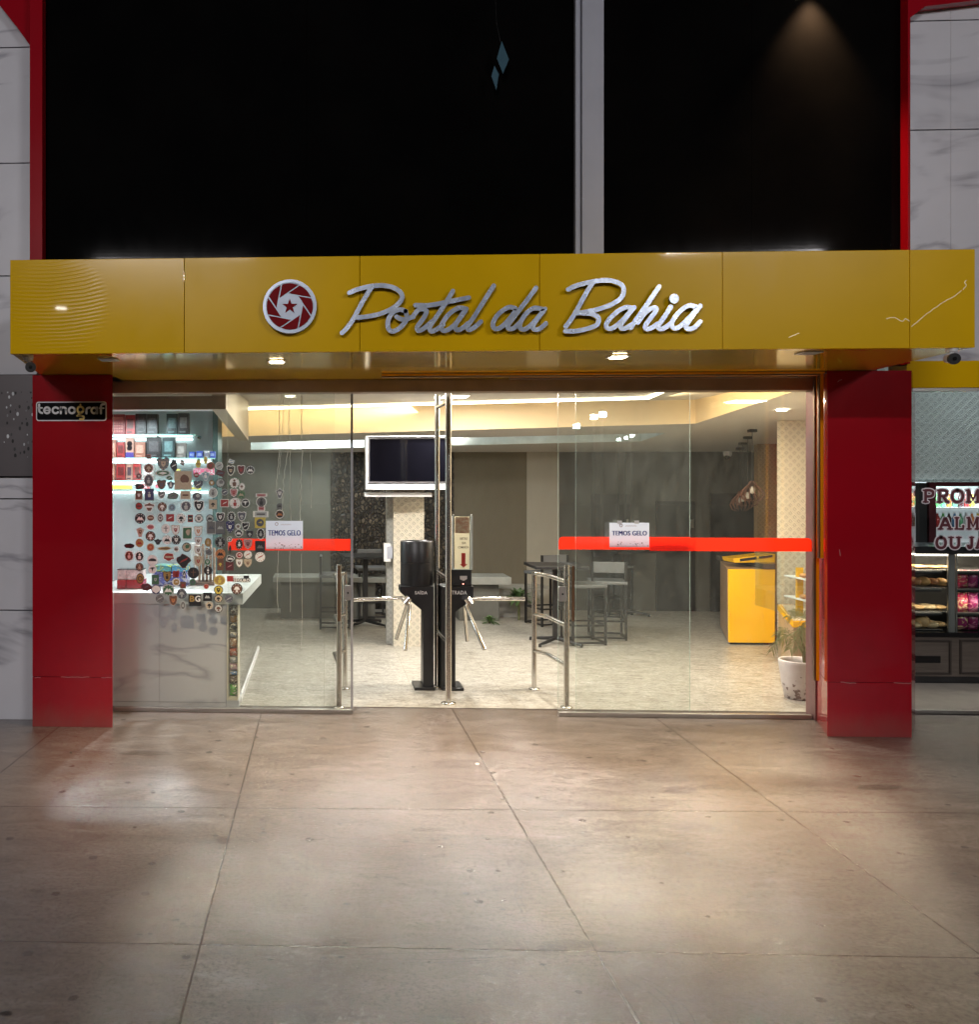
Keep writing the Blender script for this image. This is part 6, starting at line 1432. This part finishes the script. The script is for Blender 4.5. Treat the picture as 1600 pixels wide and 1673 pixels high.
# goods on the worktop
zt_ = zc1 + .001
for i, (u0, u1) in enumerate(((193, 205), (208, 219), (221, 233))):
    t = thing('acrylic_stand', 'red and clear acrylic stand, %s from the pillar on the worktop' % ORD[i], 'stand', (X((u0 + u1) / 2, 7.9), 7.9, zt_), 'red acrylic stands on the worktop')
    x0, x1 = X(u0 - 1, 7.9), X(u1 + 1, 7.9)
    MB().box(x0, x1, 7.88, 8.05, zt_, zt_ + .075).build('red_tray', mat('red_acrylic', (.4, .01, .02), .15), t, bevel=.003)
    MB().box(x0, x1, 7.9, 8.02, zt_ + .076, zt_ + .16).build('white_card', mat('white_red_card', (.7, .6, .6), .3, var=.4, vs=30), t)
    MB().box(x0, x1, 7.89, 8.03, zt_ + .161, zt_ + .167).build('lid', BLKG, t)
for u0, u1, v0, v1, c, c2, lab in ((250, 276, 942, 967, (.05, .06, .42), (.4, .42, .7), 'deep blue carton on the worktop'), (278, 305, 944, 967, (.05, .06, .38), (.6, .6, .8), 'second deep blue carton beside the wooden stand'), (253, 279, 924, 941.5, (.08, .4, .45), (.5, .7, .15), 'cyan and green carton on the blue one'), (281, 305, 924, 943.5, (.06, .32, .55), (.7, .75, .2), 'blue and yellow carton topping the second stack')):
    a, b = aY(u0, v1, 8.1), aY(u1, v0, 8.1); z0 = zt_ if v1 > 950 else zt_ + .125 + .004
    if v1 > 950: z1_ = zt_ + .125
    else: z1_ = b.z
    tag(MB().box(a.x, b.x, 8.1, 8.3, z0, z1_).build('blue_carton', m_packet('ct_%d_%d' % (u0, v0), c, c2, 14), bevel=.003), lab, 'carton', 'cartons on the worktop')
t = thing('wooden_stand', 'wooden stand of bracelets on the worktop near the blue cartons', 'stand', (X(332, 8.2), 8.2, zt_))
MB().box(X(312, 8.2), X(351, 8.2), 8.15, 8.35, zt_, zt_ + .03).build('base', mat('dark_wood', (.14, .08, .055), .5), t, bevel=.003)
for u in (326, 332, 338, 344, 350): MB().tube([(X(u, 8.22), 8.22, zt_ + .03), (X(u, 8.22), 8.22, Z(332, 889 + (u % 4) * 3, 8.2))], .012, 8).build('peg', mat('tan_rope', (.32, .22, .16), .7, var=.4, vs=50), t)
t = thing('paper_cone', 'white paper cone lamp on the worktop near the wooden stand', 'cone', (X(318, 8.3), 8.3, zt_))
MB().lathe([(.045, 0), (.015, .02), (.012, .18), (.03, .2), (.05, Z(318, 887, 8.3) - zt_)], (X(318, 8.3), 8.3, zt_), 20).build('cone', WHITE, t)
area('shop_cool_lamp', (-2.1, 8.6, 2.45), (-2.1, 8.9, 0), 20, (.82, .95, 1), 1.0, .3)
spot('shop_front_lamp', (-1.5, 7.95, 2.45), (-1.2, 6.75, 0), 300, (.85, .97, 1), 50, .6, .03)

# ================================================================== SNACK BAR TO THE RIGHT
YR = 8.85
struct('snack_bar_floor', MB().face([(3.9, 7.76, .003), (13, 7.76, .003), (13, 10.6, .003), (6.15, 10.6, .003)]), mat('grey_floor_tile', (.36, .34, .31), .35, bs=40, bstr=.1), at=(6, 9, 0))
thr = thing('threshold_rail', 'grey metal sliding door track at the snack bar opening', 'rail', (6, 7.7, 0))
MB().box(X(1480, 7.74), 12, 7.7, 7.78, .004, .035).build('track', ALU, thr, bevel=.003)
tag(MB().box(6.2, 13, 10.6, 10.7, 0, 3.9).build('snack_bar_wall', EMBG), 'grey-green embossed tile wall behind the snack bar', 'wall')
tag(MB().prismZ([(4.1, 7.35), (13, 7.35), (13, 10.7), (6.25, 10.7), (4.2, 7.6)], 3.8, 3.88).build('snack_bar_ceiling', CEIL), kind='structure')
tag(MB().box(13.01, 13.1, 7.3, 10.7, 0, 3.9).build('side_wall', GREYW), 'grey side wall closing the snack bar', 'wall')
sc_ = thing('snack_counter', 'grey-brown panelled snack bar counter with black top', 'counter', (X(1560, YR), YR, .004))
x0, x1 = X(1440, YR), 10.5
MB().box(x0, x1, YR + .03, YR + .6, .004, Z(1545, 1106, YR)).build('plinth', BLK, sc_)
zb_, zt2 = Z(1545, 1105, YR), Z(1545, 1041, YR)
MB().box(x0, x1, YR, YR + .6, zb_, zt2).build('body', WOODG, sc_)
def framep(par, u0, u1, v0, v1):
    mb = MB(); X0, X1, Z0, Z1 = X(u0, YR), X(u1, YR), Z(u0, v1, YR), Z(u0, v0, YR); w_ = .018
    mb.box(X0, X1, YR - .012, YR - .001, Z0, Z0 + w_).box(X0, X1, YR - .012, YR - .001, Z1 - w_, Z1).box(X0, X0 + w_, YR - .011, YR - .001, Z0 + w_, Z1 - w_).box(X1 - w_, X1, YR - .011, YR - .001, Z0 + w_, Z1 - w_)
    return mb.build('panel_moulding', mat('dark_moulding', (.03, .022, .018), .4), par)
for u0, u1 in ((1455, 1554), (1568, 1650), (1664, 1750)): framep(sc_, u0, u1, 1045, 1101)
MB().box(X(1470, YR), X(1535, YR), YR - .02, YR - .001, Z(1500, 1082, YR), Z(1500, 1071, YR)).build('handle', BLKG, sc_)
MB().box(x0, x1, YR - .03, YR + .62, Z(1545, 1040, YR), Z(1545, 1033, YR)).build('black_top', BLKG, sc_, bevel=.003)
zc_ = Z(1545, 1033, YR) + .001
cs = thing('pastry_case', 'glass pastry case with four lit shelves on the snack bar counter', 'display case', (X(1545, YR), YR, zc_))
ztc_ = Z(1545, 905, YR)
MB().box(x0, x1, YR, YR + .006, zc_, ztc_).build('front_glass', GLASSI, cs)
MB().box(x0, x1, YR + .55, YR + .56, zc_, ztc_).build('rear_panel', mat('dark_case_back', (.05, .045, .04), .4), cs)
MB().box(x0, x1, YR - .02, YR + .6, ztc_, Z(1545, 893, YR)).build('top_beam', BLK, cs)
for u in (1551, 1564): MB().box(X(u, YR), X(u + 2, YR), YR + .01, YR + .03, zc_, ztc_ - .001).build('upright', ALU, cs)
MB().box(X(1553, YR) + .002, X(1564, YR) - .002, YR + .02, YR + .022, zc_, ztc_ - .001).build('fluted_panel', mat('grey_fluted', (.2, .19, .18), .3), cs)
zsh = []
for v in (932, 961, 1000):
    z = Z(1545, v, YR + .1); zsh.append(z)
    sh = MB().box(x0, X(1547, YR), YR + .06, YR + .5, z - .012, z).box(X(1567, YR), x1, YR + .06, YR + .5, z - .012, z).build('shelf', mat('steel_shelf', (.3, .28, .26), .3, .7), cs)
    MB().box(x0, X(1545, YR), YR + .055, YR + .07, z - .03, z - .013).box(X(1568, YR), x1, YR + .055, YR + .07, z - .03, z - .013).build('shelf_edge', BLK, cs)
zsh.append(zc_ + .004)
MB().box(x0, x1, YR + .05, YR + .07, ztc_ - .02, ztc_ - .008).build('led_bar', glow('case_led', (1, .85, .7), 6), cs)
area('case_lamp', (X(1540, YR), YR + .12, ztc_ - .03), (X(1540, YR), YR + .25, zc_), 8, (1, .85, .66), 1.6, .06)
area('case_lamp_low', (X(1540, YR), YR + .04, (zsh[1] + zsh[2]) / 2), (X(1540, YR), YR + .4, zsh[2]), 1.2, (1, .85, .66), 1.4, .03)
r5 = random.Random(11)
CR = [mat('crust_%d' % i, c, .55, var=.35, vs=28) for i, c in enumerate(((.5, .28, .1), (.6, .38, .17), (.34, .15, .06), (.62, .45, .24)))]
def pastry(u, row, w_, h_, l, mi, lab, rz=0):
    z = zsh[row] + .012; yy = YR + .14 + r5.uniform(0, .1); c = (X(u, yy), yy, z + h_ / 2)
    mb = MB(); mb.ball(c, w_ / 2, l / 2, h_ / 2, 14, 8)
    tag(mb.build('pastry', CR[mi]), lab, 'pastry', 'pastries in the snack bar case')
trn = ['top', 'second', 'third', 'bottom']
for row, lst in ((0, [(1500, .16, .035), (1522, .18, .03), (1541, .1, .028)]), (1, [(1494, .1, .085), (1509, .1, .09), (1524, .09, .075), (1538, .1, .08)]), (2, [(1496, .14, .05), (1514, .18, .055), (1531, .16, .045)]), (3, [(1494, .12, .06), (1507, .13, .12), (1521, .13, .075), (1534, .12, .055)])):
    zt = zsh[row]
    tr_ = tag(MB().box(X(1488, YR + .1), X(1546 if row < 3 else 1540, YR + .1), YR + .09, YR + .4, zt + .001, zt + .009).build('serving_tray', mat('steel_tray', (.55, .53, .5), .25, .8), bevel=.003), '%s steel tray in the pastry case' % trn[row], 'tray', 'trays in the pastry case')
    for j, (u, w_, h_) in enumerate(lst):
        kinds = {0: 'flat golden pie', 1: 'brown wedge of filled pastry', 2: 'long yellow pastry', 3: 'round pale bread roll'}
        pastry(u, row, w_, h_, .16, (1, 2, 1, 3)[row] if j % 2 == 0 else (0, 0, 3, 1)[row], '%s, %s from the red pillar on the %s tray' % (kinds[row], ORD[j], trn[row]))
for row, z in ((1, zsh[1]), (2, zsh[2]), (3, zsh[3])):
    for j, u in enumerate((1569, 1586, 1604)):
        ztop = z + (.17 if row != 2 else .19)
        o = packet(X(u, YR + .1), X(u + 16, YR + .1), YR + .13, z + .002, ztop, None, .08).build('snack_bag', m_packet('snack_bag_%d' % (row * 3 + j), ((.5, .03, .09), (.3, .02, .12), (.06, .12, .4))[(j if row < 3 else 1)], ((.75, .5, .3), (.6, .2, .3), (.7, .7, .8))[j % 3], 16))
        tag(o, '%s crisp bag, %s from the case upright on the %s shelf' % (('red', 'maroon', 'blue')[j if row < 3 else 1], ORD[j], trn[row]), 'snack bag', 'crisp bags in the snack bar case')
# drinks cooler behind
YV = 9.9
fr_ = thing('drinks_cooler', 'maroon-framed lit drinks cooler behind the lettered glass', 'cooler', (X(1570, YV), YV, .004))
xa_, xb_ = X(1519, YV), X(1660, YV); zfa, zfb = Z(1560, 894, YV), Z(1560, 787.5, YV)
MAR = mat('maroon_frame', (.05, .006, .01), .35)
MB().box(xa_ - .12, xa_, YV + .03, YV + .65, .004, zfb - .01).build('side_panel', BLK, fr_)
MB().box(xa_, xa_ + .07, YV, YV + .05, .004, zfb).box(xa_ + .071, xb_, YV, YV + .05, zfb - .045, zfb).box(xa_ + .071, xb_, YV, YV + .05, .004, zfa - .05).build('door_frame', MAR, fr_, bevel=.003)
MB().box(xa_ + .07, xb_, YV + .55, YV + .6, .02, zfb).build('lit_back', glow('cooler_light', (.85, .95, 1), .12), fr_)
cshelf = []
for v in (829, 862, 893):
    z = Z(1560, v, YV + .1); cshelf.append(z); MB().box(xa_ + .075, xb_, YV + .08, YV + .5, z - .012, z).build('shelf', WHITE, fr_)
r6 = random.Random(4)
bc = [((.1, .45, .1), 'green'), ((.12, .5, .2), 'pale green'), ((.5, .15, .03), 'amber'), ((.1, .3, .16), 'dark green'), ((.05, .01, .012), 'dark cola'), ((.3, .03, .03), 'red'), ((.6, .5, .06), 'yellow'), ((.5, .5, .5), 'white'), ((.05, .2, .4), 'blue')]
for row, z in enumerate(cshelf[:2]):
    for j in range(9):
        u = 1532 + j * 9.4; c, nm = bc[(j * (1 if row == 0 else 4) + row * 5) % 9]; x_ = X(u, YV + .2); h_ = .155
        t = thing('drink_bottle', '%s drink bottle, %s across on the %s cooler shelf' % (nm, ORD[j], ('upper', 'lower')[row]), 'bottle', (x_, YV + .2, z + .002), 'bottles in the drinks cooler')
        MB().lathe([(.021, 0), (.024, .01), (.024, h_ * .6), (.011, h_ * .8), (.01, h_ * .93)], (x_, YV + .2, z + .002), 14).build('body', mat('bottle_' + nm.replace(' ', '_'), c, .15, emit=c, es=0), t)
        MB().lathe([(.012, 0), (.012, .012)], (x_, YV + .2, z + .002 + h_ * .935), 10).build('cap', WHITE, t)
area('cooler_lamp', (X(1580, YV), YV + .1, zfb - .07), (X(1580, YV), YV + .3, 1.2), 7, (.8, .95, 1), .9, .05)
# small lit cooler at the pillar edge
sm_ = thing('small_display', 'small lit white-edged display box at the edge of the red pillar', 'display', (X(1490, YV), YV, Z(1490, 893, YV)))
xa2, xb2 = X(1478, YV), X(1499.5, YV)
MB().box(xa2, xb2, YV + .05, YV + .3, Z(1490, 893, YV), Z(1490, 838, YV)).build('case', BLK, sm_)
MB().box(xa2 - .1, xb2 + .03, YV + .04, YV + .35, .004, Z(1490, 893.5, YV)).build('cabinet', BLK, sm_)
LN = glow('white_outline', (.85, .95, 1), 1.3)
mb = MB(); mb.box(xa2, xb2, YV + .04, YV + .048, Z(1490, 840.5, YV), Z(1490, 839, YV)); mb.box(xb2 - .008, xb2, YV + .04, YV + .048, Z(1490, 892, YV), Z(1490, 840.6, YV)); mb.build('edge_light', LN, sm_)
for i, (c, v) in enumerate((((.5, .3, .2), 858), ((.06, .1, .4), 868), ((.5, .6, .7), 878))):
    MB().box(X(1488, YV), X(1496, YV), YV + .041, YV + .047, Z(1490, v + 4, YV), Z(1490, v - 4, YV)).build('product', mat('tiny_product_%d' % i, c, .4, emit=c, es=.0), sm_)
# lettered glass screen
YL_ = YR - .04
ls = thing('lettered_glass_screen', 'glass screen over the counter lettered with a lunch promotion', 'sign', (X(1555, YL_), YL_, Z(1555, 892, YL_)))
MB().box(X(1502, YL_), X(1720, YL_), YL_, YL_ + .006, Z(1555, 900, YL_) + .003, Z(1555, 783, YL_)).build('glass_sheet', GLASSI, ls)
LT = {'P': ([[(.22, 0), (.22, 1)], [(.22, 1), (.62, 1), (.88, .9), (.92, .73), (.85, .56), (.62, .48), (.22, .48)]], [(.02, .44, 0), (.02, .3, 1)]),
      'R': ([[(.2, 0), (.2, 1)], [(.2, 1), (.6, 1), (.84, .9), (.86, .75), (.78, .58), (.55, .5), (.2, .5)], [(.5, .5), (.82, .02), (.96, 0)]], [(.02, .4, 0), (.02, .3, 1)]),
      'O': ([[(.5, 1), (.2, .88), (.08, .5), (.2, .12), (.5, 0), (.8, .12), (.92, .5), (.8, .88), (.5, 1)]], []),
      'M': ([[(.16, 0), (.16, 1)], [(.16, 1), (.5, .22), (.84, 1)], [(.84, 1), (.84, 0)]], [(0, .32, 0), (.68, 1, 0), (0, .2, 1), (.8, 1, 1)]),
      'A': ([[(.14, 0), (.46, 1), (.54, 1), (.86, 0)], [(.27, .34), (.73, .34)]], [(0, .32, 0), (.68, 1, 0)]),
      'L': ([[(.22, 1), (.22, 0), (.9, 0), (.92, .26)]], [(.04, .42, 1), (.04, .3, 0)]),
      'U': ([[(.18, 1), (.18, .3), (.3, .06), (.5, 0), (.7, .06), (.82, .3), (.82, 1)]], [(0, .36, 1), (.64, 1, 1)]),
      'J': ([[(.65, 1), (.65, .25), (.5, .02), (.25, .02), (.1, .2)]], [(.4, .9, 1)])}
for word in ([('P', 1508.5, 1526, 801, 820), ('R', 1531.5, 1550, 801, 820), ('O', 1554, 1575, 801, 820), ('M', 1579, 1601, 801, 820)], [('A', 1533, 1556, 846, 864), ('L', 1560, 1575, 846, 864), ('M', 1580, 1600, 846, 864)], [('O', 1529, 1546.5, 878, 895), ('U', 1550.5, 1570, 878, 895), ('J', 1580.5, 1591.5, 878, 895), ('A', 1594.5, 1609, 878, 895)]):
    for ch, u0, u1, v0, v1 in word:
        out_, in_ = MB(), MB()
        a, b = aY(u0, v1, YL_), aY(u1, v0, YL_); sx, sz = b.x - a.x, b.z - a.z
        st_, ser = LT[ch]
        allp = [[(a.x + x_ * sx, a.z + z_ * sz) for x_, z_ in s_] for s_ in st_] + [[(a.x + p_[0] * sx, a.z + p_[2] * sz), (a.x + p_[1] * sx, a.z + p_[2] * sz)] for p_ in ser]
        for n_, s_ in enumerate(allp):
            thin = n_ >= len(st_)
            P_ = [Vector(q) for q in s_]
            if ch in 'O' or (ch in 'PRUJ' and len(P_) > 3): P_ = [Vector((q.x, q.y)) for q in catmull([(q.x, q.y, 0) for q in P_], 4)]
            stroke(out_, P_, .0225 if not thin else .018, YL_ - .002 - n_ * .0002, YL_ - .0005, cap=5)
            stroke(in_, P_, .0125 if not thin else .008, YL_ - .0045 - n_ * .0002, YL_ - .0035, cap=4)
        ol = out_.build('letter_outline', mat('grey_letter_edge', (.6, .58, .63), .4), ls)
        in_.build('letter_face', mat('maroon_letter', (.09, .02, .03), .4), ol)
area('snack_bar_lamp', (7.2, 9.4, 3.7), (7.0, 10.6, 1.6), 8, (.82, .97, 1), .8, .2)
area('letter_fill_lamp', (6.6, 7.9, 3.6), (6.6, 8.8, 0.8), 15, (1, .93, .88), .6, .2)  # added fill that lights the letters on the glass screen

# forecourt lamps behind the viewer; they show only as points of light mirrored in the glass
for i, (u, v, yy, lab) in enumerate(((972, 681, -16, 'first lamp post of the forecourt behind the viewer'), (986, 677, -16, 'second lamp post of the forecourt behind the viewer'), (943, 696, -19, 'third lamp post of the forecourt, the farthest one'), (1012, 718, -26, 'low lamp post beyond the forecourt'), (1024, 715, -26, 'low lamp post beyond the forecourt'), (1034, 712, -26, 'low lamp post beyond the forecourt'))):
    P_ = aY(u, v, YG); d_ = ray(u, v).normalized(); t_ = (YG - yy) / d_.y; q = Vector((P_.x + d_.x * t_, yy, P_.z + d_.z * t_)); s_ = .11 if i < 3 else .07
    t = thing('lamp_post', lab, 'lamp post', (q.x, q.y - .1, -.05), 'lamp posts of the forecourt')
    MB().tube([(q.x, q.y - .1, -.05), (q.x, q.y - .1, q.z + .1)], .05, 12).build('pole', ALU, t)
    MB().box(q.x - s_ * 1.2, q.x + s_ * 1.2, q.y - .12, q.y - .01, q.z - s_, q.z + s_).build('head', BLK, t)
    MB().box(q.x - s_, q.x + s_, q.y - .009, q.y, q.z - s_ * .8, q.z + s_ * .8).build('lens', glow('cold_lens', (.85, 1, .96), 45), t)
